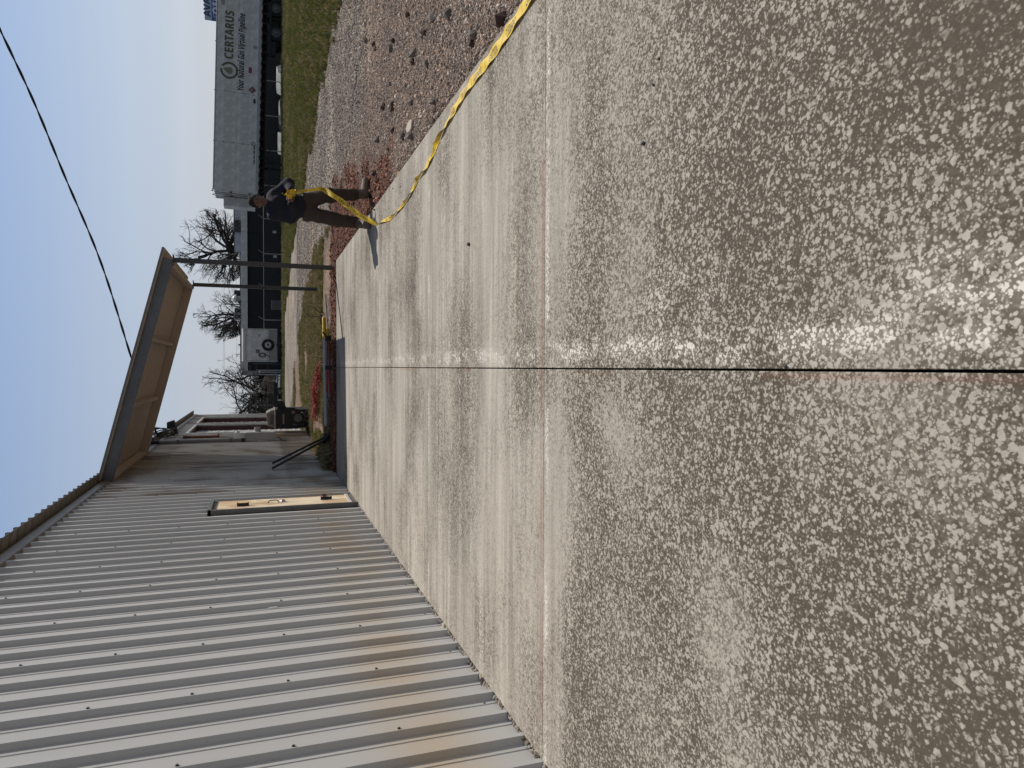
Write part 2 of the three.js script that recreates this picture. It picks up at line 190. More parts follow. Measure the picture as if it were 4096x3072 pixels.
// ---------------------------------------------------------------- the long metal building on the left
const PAN = -2.27, RIB = .043, PITCH = .3062, Z_RIB0 = -3.374, WALL_END = -35.6, EAVE = 4.25;
const building = thing('metal_building', 'long grey ribbed metal building with rust-stained lower wall beside the concrete pavement', 'building');
const wallStainShade = (y, z) => { // rust and dust washed onto the sheets: an orange belt low on the wall, browner beyond the door, that brown deepened to paint in some canopy shade
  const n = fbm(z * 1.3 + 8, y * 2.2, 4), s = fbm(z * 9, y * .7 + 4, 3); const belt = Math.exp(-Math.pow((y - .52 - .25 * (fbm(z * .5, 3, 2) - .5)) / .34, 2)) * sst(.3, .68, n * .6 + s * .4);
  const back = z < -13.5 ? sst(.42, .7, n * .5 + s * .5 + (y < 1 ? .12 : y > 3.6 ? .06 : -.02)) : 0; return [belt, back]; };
{
  // one sheet covers three ribs; profile along the wall (distance from the camera side), depth
  const unit = [[0, 0], [.014, RIB], [.052, RIB], [.066, 0], [.098, 0], [.102, .0055], [.114, .0055], [.118, 0], [.236, 0], [.240, .0055], [.252, .0055], [.256, 0]];
  const screwG = mergeGeometries([new THREE.CylinderGeometry(.008, .008, .007, 6), new THREE.CylinderGeometry(.0105, .0105, .003, 8).translate(0, -.003, 0)]); screwG.rotateZ(-Math.PI / 2);
  const openings = [[-11.74, -12.66, -1, 2.235], [-26.0, -29.6, -1, 3.78], [-30.4, -33.85, -1, 3.81]];
  const panel = (za, n, y0, y1) => { // sheet whose camera-side edge stands at za
    const prof = []; for (let k = 0; k < n; k++) for (const [a, d] of unit) prof.push([za - k * PITCH - a, PAN + d]); prof.push([za - n * PITCH - .0, PAN]);
    const ys = []; const ny = Math.max(2, Math.round((y1 - y0) / .085)); for (let i = 0; i <= ny; i++) ys.push(mix(y0, y1, i / ny));
    const pos = [], col = [], uv = []; const tn = .965 + .07 * rnd(); let tone = tn; const put = (i, j) => { const [z, x] = prof[i], y = ys[j]; const wob = .0016 * (vn(y * 2.1 + za * 7, z * 1.5) - .5) * (Math.abs(x - PAN) < .01 ? 1 : 0); pos.push(x + wob, y, z); uv.push(z * .6, y * .25);
      const [b, k] = wallStainShade(y, z); tone = tn * (.965 + .07 * fbm(z * 14 + 3, y * 1.1, 3)); let r = .455 * tone, g = .443 * tone, bb = .42 * tone; r = mix(r, .46, b * .62); g = mix(g, .345, b * .62); bb = mix(bb, .215, b * .62); r = mix(r, .16, k * .7); g = mix(g, .115, k * .7); bb = mix(bb, .08, k * .7); col.push(r, g, bb); };
    for (let i = 0; i < prof.length - 1; i++) for (let j = 0; j < ny; j++) { put(i, j); put(i + 1, j); put(i + 1, j + 1); put(i, j); put(i + 1, j + 1); put(i, j + 1); }
    const g = new THREE.BufferGeometry(); g.setAttribute('position', new THREE.Float32BufferAttribute(pos, 3)); g.setAttribute('color', new THREE.Float32BufferAttribute(col, 3)); g.setAttribute('uv', new THREE.Float32BufferAttribute(uv, 2)); g.computeVertexNormals(); return g; };
  seedTo(21);
  const starts = []; for (let k = -5; k < 36; k++) starts.push(Z_RIB0 + .018 - k * PITCH * 3);
  for (const za of starts) {
    const zb = za - PITCH * 3; if (zb < WALL_END - .5) continue;
    const cut = openings.find(([a, b]) => za > b && zb < a); let pieces = [[za, 3, -.012, EAVE]];
    if (cut) { pieces = []; for (let k = 0; k < 3; k++) { const z1 = za - k * PITCH, z2 = z1 - PITCH, c = openings.find(([a, b]) => z1 > b + .02 && z2 < a - .02); pieces.push([z1, 1, c ? c[3] + .03 : -.012, EAVE]); } }
    for (const [z, n, y0, y1] of pieces) {
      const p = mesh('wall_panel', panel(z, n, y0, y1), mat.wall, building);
      if (z > -17 && z < -2) {
        if (n === 3) for (let y = .70; y < 4; y += .6215) { const s = mesh('screw', screwG, mat.screw, p); s.position.set(PAN + RIB + .004, y + .005 * (rnd() - .5), z - .034); }
        if (y0 < 0) for (let k = 0; k < n; k++) { const s = mesh('screw', screwG, mat.screw, p); s.position.set(PAN + .004, .075 + .01 * rnd(), z - k * PITCH - .10); }
        if (n === 3 && z > -12) { const s = mesh('screw', screwG, mat.screw, p); s.position.set(PAN + .004, .08, z - .255); }
      }
    }
  }
  // the wall's inner skin, end walls and roof keep the box closed
  mesh('inner_wall', [bx(PAN - .12, PAN - .015, 2.3, EAVE, 3, WALL_END + .01), bx(PAN - .12, PAN - .015, -.3, 2.3, 3, -11.74), bx(PAN - .12, PAN - .015, -.3, 2.3, -12.66, -25.9), bx(PAN - .12, PAN - .015, -.3, 2.3, -33.9, WALL_END + .01)].slice(1).concat([bx(PAN - .12, PAN - .015, 2.3, EAVE, 3, -25.9), bx(PAN - .12, PAN - .015, 3.84, EAVE, -25.9, -33.9), bx(PAN - .12, PAN - .015, -.3, 3.84, -29.62, -30.38), bx(PAN - .12, PAN - .015, 2.3, EAVE, -33.9, WALL_END + .01)]), mat.trimDark, building);
  mesh('end_wall', [bx(-16, PAN - .02, -.3, 4.2, WALL_END - .06, WALL_END), bx(-16, PAN - .02, -.3, 4.2, 2.9, 3), bx(-16.1, -16, -.3, 4.2, 3, WALL_END)], mat.offwhite, building);
  // corner trim at the far end
  mesh('corner_trim', bx(PAN - .05, PAN + .05, -.05, EAVE, WALL_END - .07, WALL_END + .1), mat.offwhite, building);
  // eave: a folded trim under the ends of the ribbed roof sheets
  const eg = extr([[PAN - .02, 4.215], [PAN + .05, 4.24], [PAN + .056, 4.255], [PAN + .06, 4.36], [PAN + .05, 4.40], [PAN - .02, 4.40]], WALL_END * -1 + 3.3); eg.translate(0, 0, WALL_END - .3); mesh('eave_trim', boxUV(eg), mat.trim, building);
  for (let za = 3.2; za > WALL_END - .2; za -= PITCH * 3) { // roof sheets, seen end-on above the trim
    const sh = []; for (let k = 0; k < 3; k++) for (const [a, d] of [[0, 0], [.018, RIB], [.05, RIB], [.068, 0], [.2, 0]]) sh.push([-(k * PITCH + a), d]); sh.push([-3 * PITCH, 0]);
    const pts = [...sh.map(([a, d]) => [a, d + .002]), ...[...sh].reverse().map(([a, d]) => [a, d - .004])]; const g = extr(pts, 7.2); g.rotateY(-Math.PI / 2); // extrude towards -x
    g.applyMatrix4(new THREE.Matrix4().makeRotationZ(-.083)); g.rotateY(0);
    const p = g.attributes.position; // after the turn the profile runs along z
    g.translate(PAN + .205, 4.425, za); mesh('roof_panel', boxUV(g), mat.trim, building);
  }
  // overhead-door bays far down the wall: maroon jambs, pale edge trim, a sectional door set back
  for (const [a, b, , top] of openings.slice(1)) {
    const bay = mesh('door_bay', [bx(PAN - .24, PAN - .02, -.05, top, b - .02, b), bx(PAN - .24, PAN - .02, -.05, top, a, a + .02), bx(PAN - .24, PAN - .02, top, top + .02, b, a)], mat.maroon, building);
    mesh('edge_trim', [bx(PAN - .03, PAN + .045, -.05, top + .06, b - .12, b), bx(PAN - .03, PAN + .045, -.05, top + .06, a, a + .1), bx(PAN - .03, PAN + .045, top, top + .08, b, a)], mat.offwhite, bay);
    for (let k = 0; k < 7; k++) { const h = (top + .1) / 7; mesh('door_section', [bx(PAN - .22, PAN - .19, -.08 + k * h, -.08 + (k + 1) * h - .012, b, a, .01), bx(PAN - .195, PAN - .178, -.08 + k * h + .1, -.08 + k * h + .16, b, a, .006), bx(PAN - .195, PAN - .178, -.08 + k * h + .3, -.08 + k * h + .36, b, a, .006)], mat.white, bay); }
  }
  // plywood side door with steel frame and hardware
  const ply = dataTex(256, 768, (i, j, o) => { const x = i / 256, y = j / 768; const w = fbm(x * 3 + 2 * fbm(y * 2, x * 2, 2), y * 11 + 3, 4), g = fbm(x * 40, y * 5, 2); const s = sst(.5, .72, fbm(x * 3 + 9, y * 3.5, 3)), dirt = sst(.5, .75, fbm(x * 5 + 40, y * 6, 4) + (y < .25 ? .12 : 0)); const t = .93 + .16 * (g - .5) + .1 * (hash(i, j) - .5);
    o[0] = Math.min(255, mix(mix(236, 226, s), 190, dirt * .6) * t - 26 * (w - .5)); o[1] = Math.min(255, mix(mix(216, 192, s), 148, dirt * .6) * t - 30 * (w - .5)); o[2] = Math.min(255, mix(mix(184, 146, s), 104, dirt * .6) * t - 30 * (w - .5)); }, true);
  const DZ0 = -11.74, DZ1 = -12.66, dg = new THREE.BoxGeometry(.045, 2.08, .90); dg.translate(PAN + .012, 2.165 - 1.04, (DZ0 + DZ1) / 2); { const p = dg.attributes.position, uv = dg.attributes.uv; for (let k = 0; k < p.count; k++) uv.setXY(k, (DZ0 - p.getZ(k)) / .92, p.getY(k) / 2.17); }
  const door = mesh('door', dg, M(1, 1, 1, .8, { map: ply, bumpMap: ply, bumpScale: .001 }), building); tag(door, 'weathered cream plywood door in a dark steel frame');
  mesh('door_frame', [bx(PAN - .05, PAN + .075, 0, 2.26, DZ0, DZ0 + .045, .004), bx(PAN - .05, PAN + .03, 0, 2.26, DZ1 - .045, DZ1, .004), bx(PAN - .05, PAN + .075, 2.215, 2.275, DZ0 + .045, DZ1 - .045, .004), bx(PAN - .05, PAN + .02, 2.165, 2.214, DZ0, DZ1)], G(.16, .16, .16, .5), door);
  mesh('bottom_rail', bx(PAN + .036, PAN + .056, .075, .125, DZ0 - .03, DZ1 + .03, .004), mat.white, door);
  mesh('sill', bx(PAN - .1, PAN + .04, -.05, .07, DZ0 + .02, DZ1 - .02, .01), G(.22, .2, .17, .95), door);
  const at = (u, v) => onX(u, v, PAN + .05);
  { const q = onX(1094, 2428, PAN + .01), sg = extr([[-.025, -.05], [.03, -.02], [.0, .05], [-.02, .03]], .002); sg.rotateY(Math.PI / 2); sg.translate(PAN + .008, q.y, q.z); mesh('torn_sticker', sg, mat.white, building); }
  const h1 = at(972, 2020), pl = at(1094, 2008), lk = at(1132, 2004), h2 = at(1305, 1994);
  for (const h of [h1, h2]) mesh('hinge', [bx(PAN + .03, PAN + .055, h.y - .07, h.y + .07, h.z - .03, h.z + .03, .004), rod(V3(PAN + .07, h.y - .08, h.z - .01), V3(PAN + .07, h.y + .08, h.z - .01), .012), bx(PAN + .03, PAN + .09, h.y - .09, h.y - .07, h.z - .02, h.z + .02), bx(PAN + .03, PAN + .09, h.y + .07, h.y + .09, h.z - .02, h.z + .02)], mat.black, door);
  mesh('handle', tube([V3(PAN + .03, pl.y - .09, pl.z), V3(PAN + .075, pl.y - .06, pl.z), V3(PAN + .08, pl.y, pl.z), V3(PAN + .075, pl.y + .06, pl.z), V3(PAN + .03, pl.y + .09, pl.z)], .008), mat.black, door);
  const lg = new THREE.SphereGeometry(.045, 12, 8, 0, 6.3, 0, 1.6); lg.rotateZ(-1.57); lg.translate(PAN + .035, lk.y, lk.z); mesh('lock_cover', lg, mat.silver, door);
  const rf = onX(1297, 1966, PAN + .12); mesh('reflector', [bx(PAN + .035, PAN + .05, rf.y - .03, rf.y + .03, h2.z, rf.z - .04, .003), bx(PAN + .04, PAN + .06, rf.y - .035, rf.y + .035, rf.z - .14, rf.z - .02, .006)], G(.10, .02, .015, .5), door);
}
{ // crumbled mortar and dirt where the sheets meet the slab
  seedTo(5); const pos = []; const g0 = new THREE.IcosahedronGeometry(1, 0); const im = new THREE.InstancedMesh(g0, M(1, 1, 1, .95), 2600), d = new THREE.Object3D(), c = new THREE.Color();
  for (let i = 0; i < 2600; i++) { const z = -1.5 - 13.6 * Math.pow(rnd(), 1.3), s = .006 + .016 * Math.pow(rnd(), 2.5); d.position.set(-2.247 + .024 * (rnd() - .5) , -.012 + .022 * rnd() * rnd(), z); d.rotation.set(rnd() * 6, rnd() * 6, rnd() * 6); d.scale.set(s * rr(.7, 1.4), s * rr(.5, .9), s * rr(.7, 1.8)); d.updateMatrix(); im.setMatrixAt(i, d.matrix); const t = rr(.12, .42); im.setColorAt(i, c.setRGB(t, t * rr(.78, .92), t * rr(.6, .8))); }
  im.name = numbered('mortar_crumbs'); im.castShadow = im.receiveShadow = true; scene.add(tag(im, 'crumbled mortar and grit along the foot of the metal wall', 'rubble', null, 'stuff'));
  const n = 500, p = []; const strip = new THREE.PlaneGeometry(1, 1, n, 4), q = strip.attributes.position; for (let k = 0; k < q.count; k++) { const s = q.getX(k) + .5, t = q.getY(k) + .5, z = -.5 - 14.6 * s, x = mix(PAN - .02, -2.222, t); q.setXYZ(k, x, -.02 + .028 * (fbm(z * 9, t * 3, 3) - .35) * Math.sin(t * 3.0 + .1), z); } strip.computeVertexNormals(); stuct('mortar_bed', strip, G(.24, .205, .165, .95));
}

// ---------------------------------------------------------------- lean-to canopy with two posts
const CZ0 = -15.5, CZ1 = -20.0; const cy = (x) => 4.40 + (x + 2.2) * (3.30 - 4.40) / (2.12 + 2.2);
{
  const can = thing('canopy', 'lean-to metal canopy sloping down from the wall onto two dark steel posts', 'canopy');
  const th = Math.atan2(3.30 - 4.40, 4.32), L = 4.32 / Math.cos(th), onS = (g) => { g.rotateZ(th); g.translate(-2.19, 4.40, 0); return g; };
  // ribbed sheets, laid from wall to low edge, one mesh each
  const unit = [[0, 0], [.018, .034], [.05, .034], [.068, 0], [.12, 0], [.125, .01], [.143, .01], [.148, 0], [.212, 0], [.217, .01], [.235, .01], [.24, 0]];
  for (let za = CZ0 + .12, k = 0; za > CZ1 - .05; za -= .9186, k++) { const prof = []; const n = Math.min(3, Math.ceil((za - CZ1) / PITCH)); for (let q = 0; q < n; q++) for (const [a, d] of unit) prof.push([za - q * PITCH - a, d]); prof.push([za - n * PITCH, 0]);
    const pos = [], uv = [], put = (i, s, dn) => { const [z, d] = prof[i]; pos.push(s, d - dn, z); uv.push(s, z); }; const s1 = L + .2;
    for (let i = 0; i < prof.length - 1; i++) { for (const dn of [0, .004]) { put(i, 0, dn); put(i, s1, dn); put(i + 1, s1, dn); put(i, 0, dn); put(i + 1, s1, dn); put(i + 1, 0, dn); } put(i, s1, 0); put(i, s1, .004); put(i + 1, s1, .004); put(i, s1, 0); put(i + 1, s1, .004); put(i + 1, s1, 0); }
    const g = new THREE.BufferGeometry(); g.setAttribute('position', new THREE.Float32BufferAttribute(pos, 3)); g.setAttribute('uv', new THREE.Float32BufferAttribute(uv, 2)); g.computeVertexNormals(); mesh('roof_panel', onS(g), mat.soffit, can); }
  const chan = (z, m, name) => { const s = new THREE.Shape(); [[0, -.005], [L + .02, -.005], [L + .02, -.205], [0, -.205]].forEach(([x, y], i) => i ? s.lineTo(x, y) : s.moveTo(x, y)); const web = new THREE.ExtrudeGeometry(s, { depth: .006, bevelEnabled: false }); web.translate(0, 0, z - .003); const f1 = new THREE.BoxGeometry(L + .02, .006, .06).translate((L + .02) / 2, -.008, z - .03), f2 = new THREE.BoxGeometry(L + .02, .006, .06).translate((L + .02) / 2, -.202, z - .03); mesh(name, [web, f1, f2].map((g) => boxUV(onS(g))), m, can); };
  chan(CZ0, mat.steelBlue, 'rafter'); chan(CZ1, mat.soffit, 'rafter');
  for (const xs of [1.42, 2.82]) mesh('purlin', onS(bx(xs, xs + .075, -.11, -.006, CZ0 - .07, CZ1 + .07)), mat.soffit, can);
  mesh('ledger', onS(bx(.01, .07, -.2, -.03, CZ0 - .07, CZ1 + .07)), mat.soffit, can);
  mesh('eave_beam', onS(bx(L - .1, L - .02, -.2, -.03, CZ0 - .07, CZ1 + .07)), mat.soffit, can);
  mesh('edge_flashing', onS(bx(0, L + .2, -.004, .04, CZ0 + .125, CZ0 + .128)), mat.trim, can);
  for (const z of [CZ0 - .04, CZ1]) { const p = mesh('post', bx(2.06, 2.15, -.12, 3.10, z - .045, z + .045, .006), G(.075, .07, .066, .6), can); mesh('cap_plate', bx(2.0, 2.21, 3.10, 3.112, z - .1, z + .1), mat.trimDark, p); mesh('base_plate', bx(2.0, 2.21, -.075, -.06, z - .1, z + .1), mat.trimDark, p); }
}

// ---------------------------------------------------------------- things fixed to the wall beyond the canopy
{
  const m = onX(990, 1763, PAN + .09), mx = PAN + .10, mz = -22.45;
  const t = thing('service_mast', 'vertical grey steel service mast with dark weatherhead strapped to the wall', 'conduit');
  mesh('conduit', rod(V3(mx, 1.9, mz), V3(mx, 4.25, mz), .055, .055, 14), mat.steel, t);
  const el = tube([V3(mx, 4.22, mz), V3(mx, 4.36, mz), V3(mx + .02, 4.44, mz - .03), V3(mx + .08, 4.44, mz - .16)], .075, 10, 16); mesh('weatherhead', el, mat.black, t);
  mesh('strap', [bx(PAN + .03, mx + .07, 3.72, 3.76, mz - .07, mz + .07), bx(PAN + .03, mx + .07, 2.3, 2.34, mz - .07, mz + .07)], mat.trimDark, t);
  mesh('coupling', rod(V3(mx, 1.93, mz), V3(mx, 2.03, mz), .066), mat.black, t);
  const c = thing('electrical_cabinet', 'grey steel electrical cabinet on the wall below the service mast', 'cabinet', V3(PAN + .03, 1.06, mz - .02));
  mesh('case', bx(0, .26, 0, .88, -.32, .02, .008), mat.galv, c); mesh('cover', bx(.26, .268, .02, .86, -.3, 0, .003), mat.galv, c); mesh('bracket', bx(.01, .05, .24, .52, .02, .07, .01), mat.offwhite, c); mesh('cable', tube([V3(.12, 0, -.06), V3(.11, -.1, -.05), V3(.03, -.16, -.02), V3(.02, -.3, 0)], .012), mat.black, c);
  const p = thing('meter_panel', 'tall white meter panel with a round meter next to the grey cabinet', 'meter box', V3(PAN + .03, 1.08, mz - .5));
  mesh('case', bx(0, .24, 0, 1.16, -.55, -.02, .008), mat.white, p); const md = new THREE.CylinderGeometry(.095, .1, .14, 20); md.rotateZ(Math.PI / 2); md.translate(.31, .5, -.3); mesh('meter', md, mat.silver, p); mesh('hub', bx(.24, .25, 1.02, 1.1, -.5, -.1), mat.trimDark, p);
  const w = thing('wire_trough', 'tan painted wiring trough running down the wall below the meter panel', 'conduit', V3(PAN + .03, 0, mz - 1.5)); mesh('trough', bx(0, .1, .05, 1.05, -.12, 0, .006), G(.5, .36, .24, .6), w); mesh('clip', [bx(0, .115, .75, .79, -.14, .02)], mat.galv, w); mesh('pipe', rod(V3(.05, .05, -.3), V3(.05, 1.9, -.3), .05), mat.galv, w);
  const b = onX(912, 1746, PAN + .06); const r = tag(mesh('steel_bracket', [bx(PAN + .036, PAN + .11, 2.75, 3.72, -24.2, -24.05, .004), bx(PAN + .036, PAN + .16, 2.72, 2.76, -24.26, -24.0, .004), bx(PAN + .036, PAN + .13, 3.68, 3.76, -24.23, -24.02, .004)], mat.rust), 'rusty red steel bracket bolted upright to the metal wall', 'bracket');
  const tg = tag(mesh('wall_tag', bx(PAN + .036, PAN + .045, 2.2, 2.36, -23.6, -23.4, .002), mat.wood), 'small tan plate fixed to the wall above the meter panel', 'plate');
  // floodlight and the coil of spare cable below the eave
  const f = thing('floodlight', 'black wedge-shaped floodlight hanging under the eave beside the cable coil', 'lamp', V3(PAN + .1, 4.02, -25.3)); const fg = extr([[0, 0], [.42, .12], [.36, .3], [0, .3]], .3, .01); fg.translate(0, 0, -.15); mesh('housing', boxUV(fg), mat.black, f); mesh('lens', bx(.06, .34, .045, .05, -.12, .12).rotateZ(.28), mat.glass, f); mesh('bracket', bx(-.07, 0, .1, .24, -.05, .05), mat.black, f);
  const cc = thing('cable_coil', 'loose coil of black service cable hung from the eave at the weatherhead', 'cable', V3(mx + .12, 4.22, -23.6)); seedTo(31);
  for (let k = 0; k < 5; k++) { const R = .36 + .06 * k * rnd(), pts = []; for (let a = 0; a <= 16; a++) { const t = a / 16 * 6.283 + k; pts.push(V3(.05 * Math.sin(t * 2 + k) + .02 * k, .2 + R * .78 * Math.sin(t) - .05, -.2 + R * 1.9 * Math.cos(t) - .12 * k)); } mesh('loop', new THREE.TubeGeometry(new THREE.CatmullRomCurve3(pts, true), 60, .017, 6, true), mat.black, cc); }
  mesh('tail', tube([V3(0, .1, .4), V3(-.02, .02, 0), V3(0, -.12, -.5), V3(0, -.02, -1), V3(-.05, .12, -1.5)], .014), mat.black, cc); mesh('clamp', [bx(-.04, .04, -.04, .1, -1.0, -.86, .01), bx(-.03, .03, 0, .16, -1.15, -1.1, .01)], mat.silver, cc);
  // the twisted service drop that comes in over the canopy
  const P = [V3(mx + .12, 4.36, -23.3), onZ(606, 1690, -23), onZ(528, 1440, -22.6), onZ(400, 1040, -21.8), onZ(257, 700, -20.8), onZ(130, 395, -19.6), onZ(0, 118, -18.2)]; const dl = P[6].clone().sub(P[5]); P.push(P[6].clone().add(dl), P[6].clone().addScaledVector(dl, 2.2));
  const crv = new THREE.CatmullRomCurve3(P), N = 900, sc = thing('service_cable', 'black twisted overhead service cable crossing the sky down to the eave', 'cable'); const len = crv.getLength();
  for (const ph of [0, Math.PI]) { const pts = []; for (let i = 0; i <= N; i++) { const t = i / N, p = crv.getPointAt(t), a = t * len / .62 * Math.PI + ph, tn = crv.getTangentAt(t), s = V3().crossVectors(tn, V3(0, 1, 0)).normalize(), q = V3().crossVectors(s, tn); pts.push(p.addScaledVector(s, .014 * Math.cos(a)).addScaledVector(q, .014 * Math.sin(a))); } mesh('strand', new THREE.TubeGeometry(new THREE.CatmullRomCurve3(pts), 1400, .017, 6), mat.rubber, sc); }
}
console.log('building done');

// ---------------------------------------------------------------- beyond the gravel road
const font = await new FontLoader().loadAsync('fonts/droid/droid_sans_bold.typeface.json');
const text = (s, size, depth = .006, slant = 0) => { const g = new TextGeometry(s, { font, size, depth, curveSegments: 4, bevelEnabled: true, bevelSize: size * .016, bevelThickness: .001, bevelSegments: 1 }); if (slant) g.applyMatrix4(new THREE.Matrix4().makeShear(0, 0, slant, 0, 0, 0)); return g; };
const fitText = (s, w, h, slant = 0) => { const g = text(s, 1, .006, slant); g.computeBoundingBox(); const b = g.boundingBox; g.translate(-b.min.x, 0, 0); g.scale(w / (b.max.x - b.min.x), h, 1); return g; };
{
  const TZ = -49, A = onZ(1028, 773, TZ), B = onZ(1045, 0, TZ), tilt = Math.atan2(B.y - A.y, B.x - A.x), L = 15.6, D = 2.5;
  const H = onZ(851, 773, TZ).distanceTo(A);
  const t = thing('semi_trailer', 'grey-white container semi-trailer with green leaf emblem and company lettering on its side', 'trailer', A); t.rotation.z = tilt;
  const loc = (u, v) => { const p = onZ(u, v, TZ).sub(A); return [p.x * Math.cos(tilt) + p.y * Math.sin(tilt), -p.x * Math.sin(tilt) + p.y * Math.cos(tilt)]; };
  mesh('body', bx(.05, L - .03, .05, H - .05, -D, -.05), mat.trailer, t);
  const xs = [0, loc(950, 573)[0], loc(950, 371)[0], loc(950, 177)[0], loc(950, -20)[0], L], ym = loc(946, 573)[1];
  for (let k = 0; k < xs.length - 1; k++) for (const [a, b] of [[.1, ym], [ym, H - .08]]) mesh('side_panel', bx(xs[k] + .006, xs[k + 1] - .006, a + .004, b - .004, -.05, -.012, .004), mat.trailer, t);
  for (let k = 0; k < xs.length; k++) for (let j = 0; j < 5; j++) mesh('rivet_plate', bx(xs[k] - .03, xs[k] + .03, .3 + j * .58, .36 + j * .58, -.03, -.004), mat.steel, t);
  mesh('top_rail', bx(0, L, H - .08, H, -.08, 0, .01), mat.offwhite, t); mesh('bottom_rail', bx(0, L, -.06, .1, -.08, 0, .01), mat.offwhite, t);
  for (const x of [0, L]) mesh('corner_post', bx(x - .02, x + .12, -.05, H + .01, -.14, .004, .01), mat.trailer, t);
  // end doors seen at a slant: two leaves, lock rods, hinges
  for (const [z0, z1] of [[-.14, -D / 2 + .01], [-D / 2 - .01, -D + .1]]) { const dr = mesh('end_door', bx(-.06, -.01, .08, H - .1, z1, z0, .01), mat.trailer, t); mesh('lock_rod', [rod(V3(-.09, .05, (z0 + z1) / 2 - .2), V3(-.09, H - .06, (z0 + z1) / 2 - .2), .02), rod(V3(-.09, .05, (z0 + z1) / 2 + .25), V3(-.09, H - .06, (z0 + z1) / 2 + .25), .02)], mat.steel, dr); for (const y of [.4, 1.5, 2.6]) mesh('hinge', bx(-.1, -.05, y, y + .12, z0 - .06, z0 + .06), mat.black, dr); }
  mesh('nose_box', bx(-.7, -.1, .1, H * .78, -D + .05, -D + 1.1, .03), mat.trailer, t);
  const T = (name, s, u, v0, v1, hpx, slant, m) => { const [x0, y0] = loc(u, v0), [x1] = loc(u, v1), h = Math.abs(loc(u - hpx, v0)[1] - y0); const g = fitText(s, x1 - x0, h / .72, slant); g.translate(x0, y0, -.01); mesh(name, g, m, t); };
  const olive = M(.10, .10, .05, .7), ink = M(.012, .012, .014, .6), leaf = M(.2, .205, .12, .7);
  T('lettering', 'CERTARUS', 932, 237, 45, 25, 0, olive); T('lettering', 'Your Natural Gas Virtual Pipeline', 974, 363, 54, 18, .2, ink); T('lettering', 'LCU', 898, 18, -2, 9, 0, ink);
  { const [cx, cy0] = loc(917, 281); const rg = new THREE.RingGeometry(.40, .53, 40, 1, 1.45, 6.2832 - .42); rg.translate(cx, cy0, -.005); mesh('emblem_ring', rg, olive, t); // open at its top right, where the leaf's tip runs out
    const d = new THREE.Shape(); d.moveTo(.10, .40); d.bezierCurveTo(-.05, .22, -.24, .12, -.22, -.06); d.bezierCurveTo(-.2, -.26, .16, -.28, .2, -.04); d.bezierCurveTo(.22, .1, .12, .2, .10, .40); const dg = new THREE.ExtrudeGeometry(d, { depth: .006, bevelEnabled: false, curveSegments: 10 }); dg.translate(cx, cy0, -.01); mesh('emblem_leaf', dg, leaf, t); }
  { const [x, y] = loc(1009, 360); const q = bx(-.19, .19, -.19, .19, 0, .008); q.rotateZ(.785); q.translate(x, y, -.01); const pk = mesh('placard', q, M(.3, .3, .3, .6), t); const q2 = bx(-.14, .14, -.14, .14, 0, .004); q2.rotateZ(.785); q2.translate(x, y, .0); mesh('field', q2, M(.17, .035, .035, .6), pk); const q3 = bx(-.06, .06, -.02, .07, 0, .003); q3.translate(x, y, .004); mesh('flame_mark', q3, M(.35, .33, .32, .6), pk); }
  { const [x, y] = loc(1001, 280); mesh('notice', bx(x - .2, x + .17, y - .1, y + .1, -.012, -.004), M(.2, .05, .06, .6), t); const [x2, y2] = loc(1018, 405); mesh('notice', bx(x2 - .14, x2 + .14, y2 - .07, y2 + .07, -.012, -.004), ink, t); const [x3, y3] = loc(1016, 654); for (let k = 0; k < 16; k++) mesh('small_print', bx(x3 + .075 * k, x3 + .075 * k + (k % 4 === 3 ? .02 : .055), y3 - .05, y3 + .05, -.012, -.006), ink, t); }
  for (const [u, v] of [[1022, 190], [1013, 574]]) { const [x, y] = loc(u, v); mesh('prohibition_sign', [new THREE.TorusGeometry(.11, .014, 6, 20).translate(x, y, -.008), bx(-.1, .1, -.012, .012, 0, .006).rotateZ(-.78).translate(x, y, -.01)], ink, t); }
  // chassis
  mesh('frame_rail', [bx(.3, L, -.42, -.1, -.75, -.6), bx(.3, L, -.42, -.1, -D + .6, -D + .75), bx(0, L, -.14, -.06, -D, -.02)], mat.black, t);
  for (let x = .4; x < L; x += .62) mesh('cross_member', bx(x, x + .08, -.32, -.14, -D + .05, -.1), mat.black, t);
  for (let x = .25, k = 0; x < L - .4; x += .55, k++) mesh('reflector_strip', bx(x, x + .27, -.105, -.065, -.02, -.012), k % 2 ? M(.3, .28, .26, .4) : M(.32, .24, .2, .4), t);
  mesh('side_guard', [bx(.6, 5.0, -.78, -.68, -.2, -.12), bx(8.6, 12.4, -.66, -.5, -.2, -.1)], mat.black, t);
  for (const z of [-.5, -D + .5]) { const x = loc(1100, 648)[0]; const g = mesh('landing_leg', bx(x - .08, x + .08, -1.62, -.3, z - .08, z + .08, .01), mat.black, t); mesh('foot', bx(x - .16, x + .16, -1.68, -1.62, z - .14, z + .14, .01), mat.black, g); mesh('brace', bar(V3(x, -1.1, z), V3(x + .9, -.4, z), .06), mat.black, g); }
  for (const v of [127, 29, -66]) for (const z of [-.32, -D + .32]) { const [x, y] = loc(1104, v); const w = mesh('wheel', disc(V3(x, y, z), .5, .3, 28), mat.rubber, t); mesh('rim', [disc(V3(x, y, z + .12), .29, .08, 24), new THREE.TorusGeometry(.29, .02, 6, 24).translate(x, y, z + .155)], G(.1, .1, .1, .5, { metalness: .5 }), w); mesh('hub', disc(V3(x, y, z + .17), .1, .06, 14), mat.steel, w); }
  { const [x] = loc(1090, 190); mesh('tool_box', bx(x - .4, x + .45, -.95, -.42, -.6, -.15, .02), mat.black, t); mesh('mud_flap', bx(loc(1090, 70)[0] - .02, loc(1090, 70)[0], -1.4, -.5, -.6, -.1), mat.black, t); }
}
